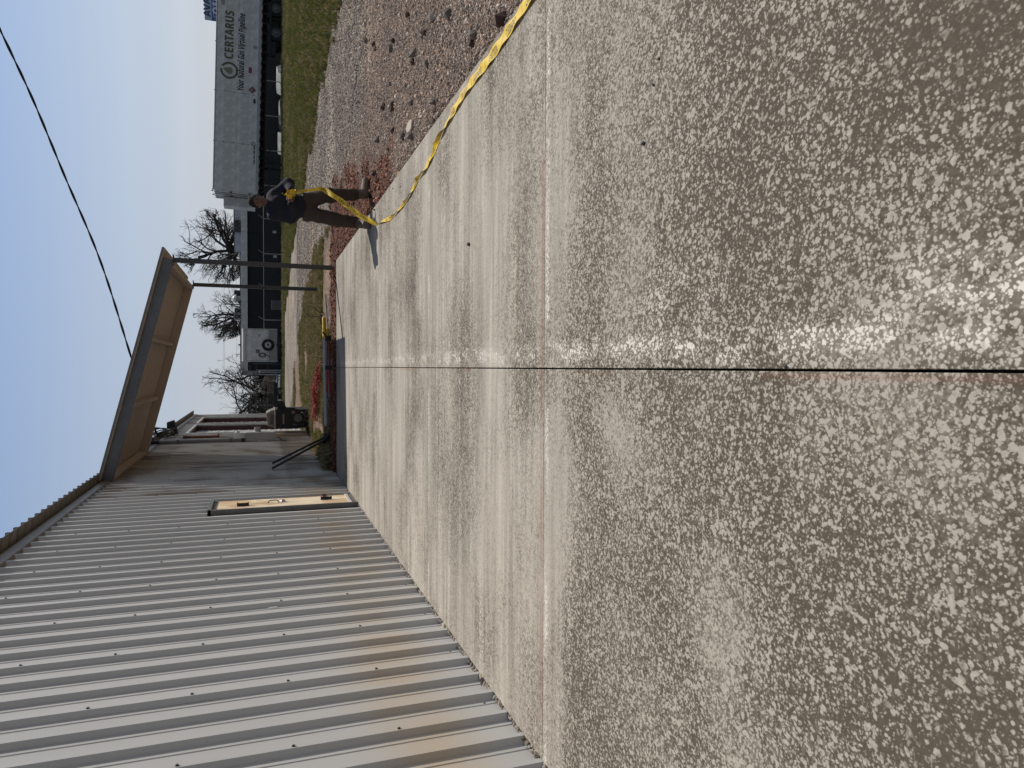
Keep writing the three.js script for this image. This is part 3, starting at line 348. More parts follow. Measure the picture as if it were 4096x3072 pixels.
{ // blue board above the trailer
  const P = onZ(819, 79, -62), h = 3.2; const s = thing('sign_board', 'blue and white advertising board rising behind the container trailer', 'sign', V3(P.x, P.y - h, -62), -.5);
  mesh('panel', bx(0, 5.2, 0, h, -.06, 0, .01), M(.04, .10, .30, .5), s); const hd = mesh('header', bx(.0, 5.2, h - .52, h - .001, 0, .01), M(.36, .42, .52, .5), s);
  const navyInk = M(.02, .05, .14, .6), wht = M(.55, .6, .68, .6); const w1 = fitText('AVAILABLE', 3.6, .5); w1.translate(.25, h - .44, .012); mesh('lettering', w1, navyInk, hd);
  mesh('frame_line', [bx(.3, 4.2, h - .68, h - .645, 0, .012), bx(.3, 4.2, h - 1.33, h - 1.295, 0, .012), bx(.3, .335, h - 1.33, h - .645, 0, .012)], wht, s); const w2 = fitText('OMD', 1.75, .62, .15); w2.translate(.5, h - 1.22, .012); mesh('lettering', w2, wht, s);
  for (const x of [.6, 4.4]) mesh('post', bx(x - .08, x + .08, -4.4 + .0, 0.1, -.22, -.06), mat.steel, s);
}
{ // low warehouse with black front, white fascia and rooftop machines
  const WZ = -66, X = (v) => onZ(1000, v, WZ).x, Y = (u) => onZ(u, 1100, WZ).y, w = thing('warehouse', 'long low warehouse with a black front, pale fascia band and rooftop machines', 'building', V3(0, 0, WZ));
  const x0 = X(1484), xs = X(1008), x1 = 40, yF = Y(990), yM = Y(965), yH = Y(935), yL = Y(959), mid = xs;
  for (let x = x0, k = 0; x < x1; x += 2.4, k++) mesh('front_panel', bx(x + .01, Math.min(x1, x + 2.4) - .01, -1.3, yF, -.3, k % 2 ? 0 : -.012), M(.012, .012, .014, .85), w);
  for (let x = x0; x < x1; x += 6) mesh('fascia_board', bx(x + .006, Math.min(x1, x + 6) - .006, yF, yM, -.3, .32, .01), G(.74, .74, .73, .6), w);
  mesh('parapet', [bx(mid, x1, yM, yH - .06, -.6, -.1)], G(.52, .55, .6, .6), w); mesh('parapet', [bx(x0, mid, yM, yL - .05, -.6, -.1)], G(.52, .55, .6, .6), w);
  mesh('roof_edge', [bx(mid, x1, yH - .06, yH, -.7, -.05)], mat.black, w); mesh('roof_edge', [bx(x0, mid, yL - .05, yL, -.7, -.05)], mat.black, w);
  mesh('block', bx(x0 + .05, x1, -1.3, yM - .02, -12, -.31), mat.black, w); mesh('roof', bx(x0, x1, yM - .02, yM + .02, -12, -.6), mat.trimDark, w);
  mesh('end_wall', bx(X(1501), x0, Y(1024), yM, -.3, .3), G(.44, .44, .45, .6), w); for (const v of [1500, 1491, 1483.5]) mesh('column', bx(X(v), X(v) + .1, -1.2, Y(1024), 0, .12), mat.offwhite, w); mesh('beam', bx(X(1501), x0, Y(1027), Y(1022), .0, .14), mat.offwhite, w);
  const unit = (name, label, v0, v1, u0, u1, dz, m, extra) => { const a = thing(name, label, 'air unit', V3(X(v1), Y(u1), WZ + dz)); const W = X(v0) - X(v1), H = Y(u0) - Y(u1); mesh('case', bx(0, W, .03, H, -1, 0, .015), m, a); mesh('feet', [bx(0, W, 0, .035, -.95, -.85), bx(0, W, 0, .035, -.15, -.05)], mat.black, a); extra(a, W, H); return a; };
  const grille = (n) => (a, W, H) => { for (let k = 0; k < n; k++) mesh('louvre', bx(.06, W - .06, .1 + k * (H - .2) / n, .1 + (k + .45) * (H - .2) / n, 0, .02), mat.black, a); for (let k = 0; k < 5; k++) mesh('access_cover', bx(W * (.1 + .17 * k), W * (.1 + .17 * k) + .1, H * (.25 + .3 * (k % 2)), H * (.25 + .3 * (k % 2)) + .08, .02, .03), mat.steel, a); };
  unit('rooftop_unit', 'dark louvred rooftop unit on the tall parapet end of the warehouse', 884, 931, 935, 968, .1, G(.07, .07, .075, .6), grille(6));
  unit('rooftop_unit', 'dark louvred rooftop unit standing beside the white vent dome', 1159, 1199, 935, 964, -.8, G(.05, .05, .055, .6), grille(5));
  const fans = (a, W, H) => { for (const sx of [.27, .75]) for (const sy of [.27, .74]) { const c = V3(W * sx, H * sy, 0), f = mesh('fan_guard', new THREE.TorusGeometry(.16, .018, 6, 20).translate(c.x, c.y, .02), mat.black, a); mesh('fan_opening', disc(V3(c.x, c.y, .005), .155, .012, 20), mat.black, f); mesh('fan_hub', disc(V3(c.x, c.y, .02), .055, .03, 12), mat.silver, f); } mesh('divider', bx(W * .5 - .02, W * .5 + .02, .05, H, 0, .02), mat.steel, a); };
  unit('condenser_unit', 'grey condenser pair with four round fans on the warehouse roof', 1233, 1281, 937, 973, .2, mat.galv, fans);
  const dm = thing('vent_dome', 'shiny white vent dome on the warehouse roof', 'vent', V3(X(1196), yM + .02, WZ - .2)); const dg = new THREE.SphereGeometry(.36, 18, 10, 0, 6.3, 0, 1.7); dg.scale(1, .85, 1); dg.translate(0, .42, 0); mesh('cap', dg, mat.white, dm); mesh('neck', rod(V3(0, 0, 0), V3(0, .45, 0), .24), mat.galv, dm);
}
{ // chain-link fence with angled barb arms
  const FZ = -56, f = thing('chain_link_fence', 'chain-link fence with angled arms on its posts before the black warehouse', 'fence', V3(0, 0, FZ)), X = (v) => onZ(1050, v, FZ).x, yT = onZ(1055, 1100, FZ).y, g = -1.2, xs = [];
  for (const v of [1440, 1279, 1146, 1014, 874, 740, 600, 460, 320, 180, 40]) { const x = X(v); xs.push(x); const p = mesh('post', rod(V3(x, g, 0), V3(x, yT + .02, 0), .035), mat.galv, f); mesh('barb_arm', rod(V3(x, yT, 0), V3(x + .22, yT + .34, .1), .018), mat.galv, p); }
  mesh('top_rail', rod(V3(xs[0], yT, 0), V3(xs.at(-1), yT, 0), .022), mat.galv, f);
  const w = []; for (let x = xs[0]; x < xs.at(-1); x += .16) { const H = yT - g - .3; w.push(bar(V3(x, g + .3, 0), V3(x + H * .6, yT, .004), .004), bar(V3(x + H * .6, g + .3, .006), V3(x, yT, .008), .004)); } tag(mesh('wire_mesh', w, mat.steel, f), null, null, null, 'stuff');
  for (const [u, v] of [[1098, 928], [1100, 1026]]) { const p = onZ(u, v, FZ + .04); mesh('notice_plate', bx(p.x - .09, p.x + .09, p.y - .12, p.y + .12, .02, .03), mat.offwhite, f); }
  const p = onZ(1117, 1220, -55); const u = thing('utility_box', 'pale grey utility box standing at the foot of the chain-link fence', 'utility box', V3(p.x, p.y - .6, -55)); mesh('case', bx(-.32, .32, 0, 1.08, -.4, 0, .02), G(.09, .10, .11, .6), u); mesh('lid', bx(-.34, .34, 1.08, 1.12, -.42, .02, .01), G(.1, .11, .12, .6), u);
}
{ // white enclosed cargo trailer, front wall towards us
  const Z = -52, X = (v) => onZ(1050, v, Z).x, Y = (u) => onZ(u, 1380, Z).y, c = thing('cargo_trailer', 'white enclosed cargo trailer with a spare wheel and hose coil on its front wall', 'trailer', V3(0, 0, Z)), x0 = X(1446), x1 = X(1315), y0 = Y(1110), y1 = Y(966), w = x1 - x0, P = (u, v, d = .03) => { const p = onZ(u, v, Z); return V3(p.x, p.y, d); };
  mesh('body', bx(x0, x1, y0, y1 - .1, -5.2, -.03, .03), mat.white, c); mesh('front_sheet', bx(x0 + .08, x1 - .08, Y(1075), y1 - .34, -.03, .0, .005), mat.white, c); mesh('stone_guard', bx(x0 + .08, x1 - .08, y0 + .02, Y(1076), -.03, .002, .005), mat.galv, c);
  const cap = new THREE.CylinderGeometry(.17, .17, w, 14, 1, false, 0, Math.PI); cap.rotateZ(Math.PI / 2); cap.rotateX(-Math.PI / 2 * 0); cap.translate((x0 + x1) / 2, y1 - .2, -.04); mesh('roof_cap', [cap, bx(x0, x1, y1 - .12, y1 - .02, -5.2, -.1, .02), bx(x0 + .02, x1 - .02, y1 - .32, y1 - .18, -.1, .04, .03)], mat.white, c);
  for (const x of [x0 + .04, x1 - .04]) mesh('corner_post', bx(x - .045, x + .045, y0, y1 - .2, -.06, .025, .01), mat.offwhite, c);
  const s = P(1072, 1380); const sp = mesh('spare_wheel', [new THREE.TorusGeometry(.31, .1, 12, 30).translate(s.x, s.y, .12), disc(V3(s.x, s.y, .1), .3, .12)], mat.rubber, c); mesh('rim', [disc(V3(s.x, s.y, .17), .215, .03), new THREE.TorusGeometry(.21, .015, 6, 24).translate(s.x, s.y, .19)], mat.silver, sp); mesh('hub', disc(V3(s.x, s.y, .2), .07, .03), mat.black, sp);
  const h = P(1049, 1420); mesh('hose_coil', [new THREE.TorusGeometry(.21, .045, 8, 28).scale(.62, 1, 1).translate(h.x, h.y, .05), tube([V3(h.x, h.y - .2, .05), V3(h.x - .03, h.y - .35, .05), V3(h.x - .12, h.y - .5, .05)], .02)], mat.black, c);
  const v = P(1031, 1405); mesh('vent', bx(v.x - .12, v.x + .12, v.y - .12, v.y + .12, 0, .04, .01), mat.steel, c); const l = P(988, 1342); mesh('lamp', disc(V3(l.x, l.y, .03), .06, .06, 12), mat.silver, c); const k = P(1037, 1341); mesh('latch', bx(k.x - .09, k.x + .09, k.y - .02, k.y + .02, 0, .03), mat.black, c);
  mesh('chassis', bx(x0 + .1, x1 - .1, y0 - .16, y0, -5, -.1), mat.black, c); mesh('tongue', [bar(V3(x0 + .4, y0 - .08, 0), V3((x0 + x1) / 2, y0 - .1, .9), .09), bar(V3(x1 - .4, y0 - .08, 0), V3((x0 + x1) / 2, y0 - .1, .9), .09), bx((x0 + x1) / 2 - .04, (x0 + x1) / 2 + .04, y0 - .5, y0 + .1, .6, .68)], mat.black, c);
  for (const x of [x0 + .12, x1 - .12]) for (const z of [-2.6, -3.5]) { const g = new THREE.TorusGeometry(.24, .1, 10, 24); g.rotateY(Math.PI / 2); g.translate(x, .2, z); const d = new THREE.CylinderGeometry(.2, .2, .12, 18); d.rotateZ(Math.PI / 2); d.translate(x, .2, z); const wl = mesh('wheel', g, mat.rubber, c); mesh('rim', d, mat.silver, wl); }
}
{ // cars parked on the lower lot, seen beneath the trailer's chassis
  const car = (p, turn, m, label) => { const c = thing('parked_car', label, 'car', p, turn, 'cars parked behind the container trailer');
    const body = extr([[-2.2, .3], [-2.25, .62], [-2.1, .82], [-1.2, .9], [-.55, 1.40], [.95, 1.42], [1.75, .95], [2.2, .88], [2.25, .4], [2.1, .28]], 1.66, .05); body.translate(0, 0, -.83); mesh('body', body, m, c);
    const gl = extr([[-1.02, .92], [-.5, 1.34], [.9, 1.36], [1.55, .95]], 1.74); gl.translate(0, 0, -.87); mesh('side_windows', gl, mat.glass, c); const wsg = extr([[-1.24, .9], [-1.2, .93], [-.52, 1.42], [-.55, 1.38]], 1.4); wsg.translate(0, 0, -.7); mesh('windscreen', wsg, mat.glass, c); mesh('roof', bx(-.5, .92, 1.4, 1.475, -.74, .74, .03), m, c);
    for (const x of [-1.4, 1.4]) for (const z of [-.84, .84]) { const w = mesh('wheel', disc(V3(x, .32, z), .33, .2, 20), mat.rubber, c); mesh('rim', disc(V3(x, .32, z + Math.sign(z) * .09), .2, .05, 16), mat.silver, w); } for (const z of [-.6, .6]) mesh('headlight', bx(-2.3, -2.2, .6, .72, z - .18, z + .18, .03), mat.silver, c); return c; };
  const lot = (v, u, z) => { const p = onZ(u, v, z); return V3(p.x, p.y - 1.62, z); };
  car(lot(322, 1099, -63), .9, mat.white, 'white parked car with a dark windscreen seen beneath the container trailer'); car(lot(466, 1108, -64), 0.4, mat.silver, 'silver parked car half hidden by the grass under the trailer chassis'); car(lot(572, 1104, -64), 1.2, mat.offwhite, 'white parked car beside the trailer landing legs'); 
}
// ---------------------------------------------------------------- bare trees
function segMesh(segs, sides) { const pos = [], idx = []; const X = V3(), Y = V3(), D = V3(); for (const [a, b, r0, r1, sd] of segs) { D.subVectors(b, a).normalize(); X.set(D.y, D.z, -D.x).cross(D).normalize(); Y.crossVectors(D, X); const n = sd || sides, o = pos.length / 3; for (const [p, r] of [[a, r0], [b, r1]]) for (let k = 0; k < n; k++) { const t = k / n * 6.2832, c = Math.cos(t) * r, s = Math.sin(t) * r; pos.push(p.x + X.x * c + Y.x * s, p.y + X.y * c + Y.y * s, p.z + X.z * c + Y.z * s); } for (let k = 0; k < n; k++) { const k2 = (k + 1) % n; idx.push(o + k, o + k2, o + n + k2, o + k, o + n + k2, o + n + k); } }
  const g = new THREE.BufferGeometry(); g.setAttribute('position', new THREE.Float32BufferAttribute(pos, 3)); g.setIndex(idx); g.computeVertexNormals(); return g; }
function tree(label, base, trunkLen, limbLen, sd, o) { // o.c: height of the crown's middle, o.r: its half width, o.h: its half height
  seedTo(sd); const t = thing('bare_tree', label, 'tree', base, 0, 'leafless trees behind the yard'), big = [], small = [], C = V3(0, o.c, 0); const depth = o.depth ?? 5;
  const out = (p) => Math.hypot(p.x / o.r, (p.y - o.c) / o.h, p.z / o.r) + .16 * (fbm(p.x * .9 + sd, p.y * .9 + p.z * .5, 2) - .5) * 2;
  const grow = (p, dir, len, r, lev) => { const n = lev === 0 ? 5 : 4; let a = p.clone(), d = dir.clone(); const pts = [a.clone()]; for (let i = 0; i < n; i++) { const away = V3().subVectors(a, C).normalize(); d.add(V3(rr(-1, 1), rr(-1, 1), rr(-1, 1)).multiplyScalar(lev === 0 ? .06 : .2 + .07 * lev)); if (lev > 0) d.addScaledVector(away, .14); d.normalize(); const b = a.clone().addScaledVector(d, len / n), q0 = Math.max(.009, r * (1 - .5 * i / n)), q1 = Math.max(.007, r * (1 - .5 * (i + 1) / n)); if (lev > 0 && out(b) > 1) break; (lev < 2 ? big : small).push([a, b, q0, q1, lev < 1 ? 9 : lev < 2 ? 6 : lev < 3 ? 4 : 3]); a = b; pts.push(b); }
    if (lev >= depth || pts.length < 2) return; const m = pts.length - 1, kids = lev === 0 ? (o.limbs ?? 9) : lev === 1 ? 6 : lev < 3 ? 4 : 3;
    for (let k = 0; k < kids; k++) { const f = lev === 0 ? rr(.7, 1) : rr(.2, 1), i = Math.min(m - 1, Math.floor(f * m)), q = pts[i].clone().lerp(pts[i + 1], f * m - i), side = V3(rr(-1, 1), rr(-.6, 1), rr(-1, 1)).normalize(); let nd; if (lev === 0) { const az = k / kids * 12.57 + rr(-.4, .4), el = mix(-.1, 1.35, ((k * 5) % kids) / kids); nd = V3(Math.cos(az) * Math.cos(el), Math.sin(el), Math.sin(az) * Math.cos(el)); } else nd = d.clone().multiplyScalar(.8).addScaledVector(side, .85).normalize(); grow(q, nd, lev === 0 ? limbLen * rr(.8, 1.1) : len * rr(.48, .72), r * (lev === 0 ? rr(.36, .5) : rr(.42, .56)), lev + 1); } };
  grow(V3(0, 0, 0), V3(o.lean ?? 0, 1, 0).normalize(), trunkLen, .035 * (trunkLen + limbLen), 0);
  mesh('trunk', segMesh(big, 7), mat.bark, t); mesh('crown', segMesh(small, 3), M(.05, .043, .037, .95), t); return t;
}
{
  const B = (v, z) => V3(onZ(1000, v, z).x, -1.2, z);
  tree('large bare oak with a broad twiggy crown rising behind the tall parapet of the warehouse', B(998, -80), 6.0, 4.6, 3, { limbs: 12, c: 7.4, r: 4.1, h: 3.7 });
  tree('smaller bare tree with a dense crown behind the rooftop condenser pair', B(1248, -80), 5.3, 3.4, 29, { limbs: 16, c: 6.2, r: 3.2, h: 2.9 });
  tree('tall bare tree with leaning dark limbs beyond the pipe fence', B(1592, -66), 3.0, 4.6, 15, { limbs: 9, lean: .1, c: 5.0, r: 2.9, h: 3.3 });
  tree('slender bare tree next to the white end wall of the warehouse', B(1488, -74), 3.2, 3.4, 23, { limbs: 8, c: 4.6, r: 2.1, h: 2.4 });
  tree('bushy bare tree close behind the far end of the metal building', B(1668, -64), 1.8, 3.4, 42, { limbs: 9, c: 3.4, r: 2.6, h: 2.6 });
  tree('low bare tree whose twigs just top the cargo trailer', B(1425, -86), 2.6, 2.6, 57, { limbs: 7, depth: 4, c: 3.6, r: 2.2, h: 1.9 });
  // far wood: one grey-brown mass of twigs
  seedTo(77); const sg = []; for (let i = 0; i < 5200; i++) { const x = rr(-34, 18), z = rr(-104, -88), h = rr(1.2, 4.4) * (.6 + .6 * fbm(x * .15, 3, 3)), a = V3(x, -1.3, z); let p = a, d = V3(rr(-.3, .3), 1, rr(-.3, .3)); for (let k = 0; k < 3; k++) { const b = p.clone().addScaledVector(d.normalize(), h / 3); sg.push([p, b, .05 - .014 * k, .036 - .013 * k]); const c = p.clone().lerp(b, .6).add(V3(rr(-.7, .7), rr(.2, .8), rr(-.3, .3))); sg.push([p.clone().lerp(b, .6), c, .016, .006]); p = b; d = d.clone().add(V3(rr(-.4, .4), 0, rr(-.4, .4))); } }
  tag(mesh('brush_wood', segMesh(sg, 3), M(.085, .07, .055, .95)), 'far grey-brown leafless brushwood along the horizon', 'wood', null, 'stuff');
}
{ // pipe fence and low flatbed at the far left end of the yard
  const Z = -55, X = (v) => onZ(1050, v, Z).x, Y = (u) => onZ(u, 1560, Z).y, f = thing('pipe_fence', 'thin pipe-and-wire yard fence before the bare trees', 'fence', V3(0, 0, Z));
  for (const v of [1455, 1519, 1570, 1621, 1672]) mesh('post', rod(V3(X(v), -.2, 0), V3(X(v), Y(1009), 0), .028), mat.steel, f); for (const u of [1001, 1025, 1071]) mesh('rail', rod(V3(X(1455), Y(u), .03), V3(X(1672), Y(u), .03), .014), mat.steel, f);
  const b = thing('flatbed_trailer', 'low blue-grey flatbed trailer parked on the grass past the cargo trailer', 'trailer', V3(0, 0, -51)), x0 = onZ(1105, 1660, -51).x, x1 = onZ(1105, 1500, -51).x, y = onZ(1108, 1560, -51).y;
  mesh('deck', bx(x0, x1, y - .08, y, -1.8, 0, .01), G(.16, .2, .25, .5), b); mesh('side_rail', bx(x0, x1 - .5, y + .0, y + .22, -.06, -.0, .01), mat.black, b); for (const x of [x0 + .7, x0 + 1.6]) { const w = mesh('wheel', disc(V3(x, .22, .02), .28, .16), mat.rubber, b); mesh('rim', disc(V3(x, .22, .09), .15, .04), mat.steel, b.children.at(-1)); }
  for (const x of [x0 + .4, x1 - .4]) mesh('stake_pocket', bx(x, x + .06, y, y + .3, -.05, .0), mat.silver, b); mesh('jack', rod(V3(x1 - .1, -.06, -.3), V3(x1 - .1, y, -.3), .03), mat.steel, b);
  const k = thing('utility_wires', 'thin distant utility wires crossing the pale sky behind the trees', 'wires'); for (const [u0, u1] of [[892, 890], [897, 896], [945, 944]]) { const a = onZ(u0, 1480, -110), c = onZ(u1, 1080, -110), e = a.clone().add(c).multiplyScalar(.5); e.y -= .1; mesh('wire', tube([a, e, c], .012, 4, 20), mat.steel, k); }
}
console.log('background done');

// ---------------------------------------------------------------- things on the ground behind the slab
{ // two pipeline marker posts lying in the dirt
  const cap = M(.50, .37, .02, .5), pvc = G(.55, .56, .58, .5);
  const markerTex = (() => { const c = document.createElement('canvas'); c.width = 256; c.height = 64; const q = c.getContext('2d'); q.fillStyle = '#b99a10'; q.fillRect(0, 0, 256, 64); q.fillStyle = '#191712'; for (let k = 0; k < 9; k++) { q.fillRect(18 + k * 26, 10 + (k % 3) * 4, 5, 26 - (k % 2) * 8); q.fillRect(26 + k * 26, 44, 3, 10); } const t = new THREE.CanvasTexture(c); t.colorSpace = THREE.SRGBColorSpace; return t; })(), band = M(1, 1, 1, .5, { map: markerTex });
  const post = (label, a, b, r, f) => { const t = thing('marker_post', label, 'marker post', a, 0, 'marker posts lying behind the slab'), d = b.clone().sub(a), m = d.clone().multiplyScalar(f), n = d.clone().normalize(); mesh('sleeve', rod(V3(0, 0, 0), m, r, r, 16), band, t); const s = new THREE.SphereGeometry(r, 16, 8, 0, 6.3, 0, 1.57); s.applyQuaternion(new THREE.Quaternion().setFromUnitVectors(V3(0, 1, 0), n.clone().negate())); mesh('cap', s, cap, t); mesh('pipe', rod(m, d, r * .93, r * .93, 16), pvc, t); return t; };
  const y = .06; post('long white plastic marker post with a yellow printed sleeve lying along the dirt', onY(1296, 1274, y + .1), onY(1304, 1703, y + .1), .042, .19); post('thicker white marker post with a yellow sleeve, its end under the folded tripod', onY(1309, 1320, y), onY(1313, 1600, y), .052, .28);
}
{ // folded red survey tripod lying on its side over the posts
  const A = onY(1312, 1352, .14), B = onY(1321, 1592, .12), t = thing('tripod', 'folded red surveying tripod with black clamps lying across the marker posts', 'tripod', A); const d = B.clone().sub(A);
  const q = (f, dy, dz) => V3(d.x * f, d.y * f + dy, d.z * f + dz);
  mesh('head', [rod(V3(.05, 0, 0), V3(-.06, 0, 0), .062, .062, 18), rod(V3(.02, .02, .02), V3(.12, .11, .02), .018, .018), rod(V3(.0, .02, 0), V3(.02, .02, .14), .018)], mat.black, t);
  for (const [dy, dz] of [[.0, .06], [.05, -.03], [-.03, -.02]]) { const l = mesh('leg', bar(q(.02, dy * .4, dz * .4), q(.98, dy, dz * 1.4), .034, .026), mat.redDull, t); mesh('clamp', bar(q(.47, dy, dz), q(.53, dy, dz), .07, .06), mat.black, l); mesh('lower_leg', bar(q(.5, dy + .022, dz), q(.9, dy + .022, dz * 1.3), .02), mat.red, l); mesh('spike', rod(q(.98, dy, dz * 1.4), q(1.07, dy - .02, dz * 1.4), .012, .003), mat.black, l); }
}
{ // torn red barrier netting heaped in the grass
  seedTo(61); const A = onY(1281, 1470, .02), B = onY(1264, 1668, .02), segs = []; const n = V3(0, 0, 1); for (let i = 0; i < 620; i++) { const f = Math.pow(rnd(), .9), hump = Math.exp(-Math.pow((f - .45) / .22, 2)), c = A.clone().lerp(B, f), p = c.clone().add(V3(rr(-.15, .15), .015 + rnd() * (.03 + .12 * hump), rr(-.24, .24) * (.35 + .65 * hump))), k = p.clone().add(V3(rr(-.2, .2), rr(-.09, .09), rr(-.12, .12))); k.y = Math.max(.0, k.y); const m = p.clone().lerp(k, .5).add(V3(0, .03, 0)); segs.push([p, m, .006, .006], [m, k, .006, .006]); }
  tag(mesh('barrier_netting', segMesh(segs, 3), M(.34, .045, .035, .65)), 'crumpled red plastic barrier netting heaped in the grass behind the marker posts', 'netting');
}
{ // rods, stakes and dead sticks
  const a = onY(1302, 1180, -.01), b = onY(1314, 1345, .03); tag(mesh('black_rod', rod(a, b, .013, .013), mat.black), 'thin black rod lying in the dirt next to the yellow sleeves', 'rod');
  tag(mesh('wooden_stake', bar(onY(1263, 1395, 0), onY(1268, 1475, .02), .035, .02), mat.wood), 'yellowish wooden stake lying in the grass by the red netting', 'stake'); tag(mesh('pale_stick', bar(onY(1262, 1560, .02), onY(1253, 1676, .0), .03, .018), G(.5, .44, .33, .8)), 'pale painted lath lying beside the red netting', 'stake');
  const stick = (label, u, v, u2, v2, s) => { seedTo(s); const p = onY(u, v, -.02), q = onY(u2, v2, .22), segs = []; let c = p.clone(); const d = q.clone().sub(p).multiplyScalar(1 / 7); for (let k = 0; k < 7; k++) { const e = c.clone().add(d).add(V3(rr(-.05, .05), rr(-.05, .05), rr(-.03, .03))); segs.push([c, e, .013 - .001 * k, .012 - .001 * k]); if (k > 1) { const f = e.clone().add(V3(rr(-.12, .16), rr(.0, .14), rr(-.1, .1))); segs.push([e, f, .007, .003]); } c = e; } tag(mesh('dead_branch', segMesh(segs, 5), mat.bark), label, 'branch', 'dead branches behind the slab'); };
  stick('dark dead branch rising from the dirt past the far canopy post', 1298, 1262, 1254, 1218, 4); stick('forked dead branch leaning over the tip of the long marker post', 1292, 1270, 1252, 1256, 9);
  // two dark handles of an upturned barrow leaning on the wall
  const w = thing('barrow_handles', 'pair of long dark handles of an upturned barrow leaning on the metal wall', 'handles'); const f = onY(1317, 1752, .02), h1 = onX(1090, 1853, PAN + .07), h2 = onX(1088, 1874, PAN + .07);
  mesh('handle', bar(f.clone().add(V3(.02, .1, 0)), h1, .04, .035, .006), mat.black, w); mesh('handle', bar(f.clone().add(V3(-.03, .1, .1)), h2, .045, .04, .006), G(.03, .02, .014, .8), w); mesh('frame', [bar(f.clone().add(V3(-.1, .12, -.1)), f.clone().add(V3(.12, .0, .22)), .09, .07, .01), bar(f.clone().add(V3(.1, .1, 0)), f.clone().add(V3(-.12, -.04, .1)), .07, .06, .01)], mat.black, w);
  for (const [k, u, v, s, lb] of [[0, 1327, 1440, .12, 'reddish flat stone lying behind the slab by the tripod clamp'], [1, 1324, 1448, .1, 'small reddish stone at the edge of the red soil near the tripod']]) { }
}
{ // engine-driven welder by the wall
  const bz = -24.2, P = (u, v) => onZ(u, v, bz), x0 = P(1180, 1712).x, x1 = P(1180, 1637).x, y0 = .08, y1 = P(1098, 1670).y, w = thing('engine_welder', 'black engine-driven welder with cream hood and dusty round gauge cap by the wall', 'welder', V3(0, 0, bz)), W = x1 - x0;
  mesh('case', bx(x0, x1, y0, y1, -1.5, 0, .035), mat.black, w);
  const hs = extr([[x0 + .02, 0], [x1 - .02, 0], [x1 - .06, .13], [x0 + W * .78, P(1068, 1670).y - y1 + .02], [x0 + W * .15, P(1070, 1670).y - y1], [x0 + .05, .1]], 1.2, .012); hs.translate(0, y1 - .01, -1.3); mesh('hood', boxUV(hs), G(.22, .19, .14, .6), w); mesh('hood_window', bx(x0 + W * .2, x0 + W * .74, y1 + .04, y1 + .14, -.1, -.08, .004), mat.trimDark, w);
  mesh('hood_trim', bx(x0 - .01, x1 + .01, y1 - .04, y1 + .005, -1.5, .015, .012), G(.4, .36, .3, .6), w);
  const g = P(1192, 1672); mesh('gauge_cap', disc(V3(g.x, g.y, .02), .115, .05, 26), G(.16, .14, .12, .7), w); mesh('gauge_rim', new THREE.TorusGeometry(.12, .012, 8, 26).translate(g.x, g.y, .04), mat.steel, w);
  const s = P(1134, 1672); mesh('label_strip', bx(s.x - .19, s.x + .13, s.y - .025, s.y + .025, 0, .006), G(.35, .27, .22, .7), w); const r = P(1173, 1649); mesh('warning_label', bx(r.x - .05, r.x + .05, r.y - .05, r.y + .05, 0, .006), M(.2, .12, .1, .6), w);
  for (const [u, v] of [[1175, 1698], [1184, 1698]]) { const o = P(u, v); mesh('outlet', [new THREE.TorusGeometry(.022, .006, 6, 16).translate(o.x, o.y, .006), disc(V3(o.x, o.y, .004), .02, .008, 12)], mat.steel, w); } for (let k = 0; k < 4; k++) { const o = P(1140 + 4 * k, 1655 + 9 * (k % 3)); mesh('knob', disc(V3(o.x, o.y, .012), .018, .03, 10), mat.trimDark, w); }
  seedTo(66); for (let k = 0; k < 6; k++) { const o = P(1212 + 3 * k, 1655 + 9 * k); mesh('welding_lead', tube([V3(o.x, o.y + .1, .0), V3(o.x + .05, o.y + .02, .12), V3(o.x - .06, o.y - .06, .14), V3(o.x + rr(-.1, .1), .05, .2)], .011, 6, 20), k % 3 ? mat.black : mat.galv, w); }
  mesh('side_panel', [bx(x1, x1 + .05, y0 + .35, y1 - .08, -.5, -.05, .01), bar(V3(x1 + .04, y1 - .1, -.1), V3(x1 + .14, y0 + .65, -.1), .03, .3)], mat.black, w);
  mesh('skid', [bx(x0, x0 + .08, -.06, y0, -1.5, .05), bx(x1 - .08, x1, -.06, y0, -1.5, .05)], mat.trimDark, w); mesh('lath', bar(V3(x0 - .22, .22, .1), V3(x1 - .05, .1, .16), .025, .015), mat.dryStick, w);
}
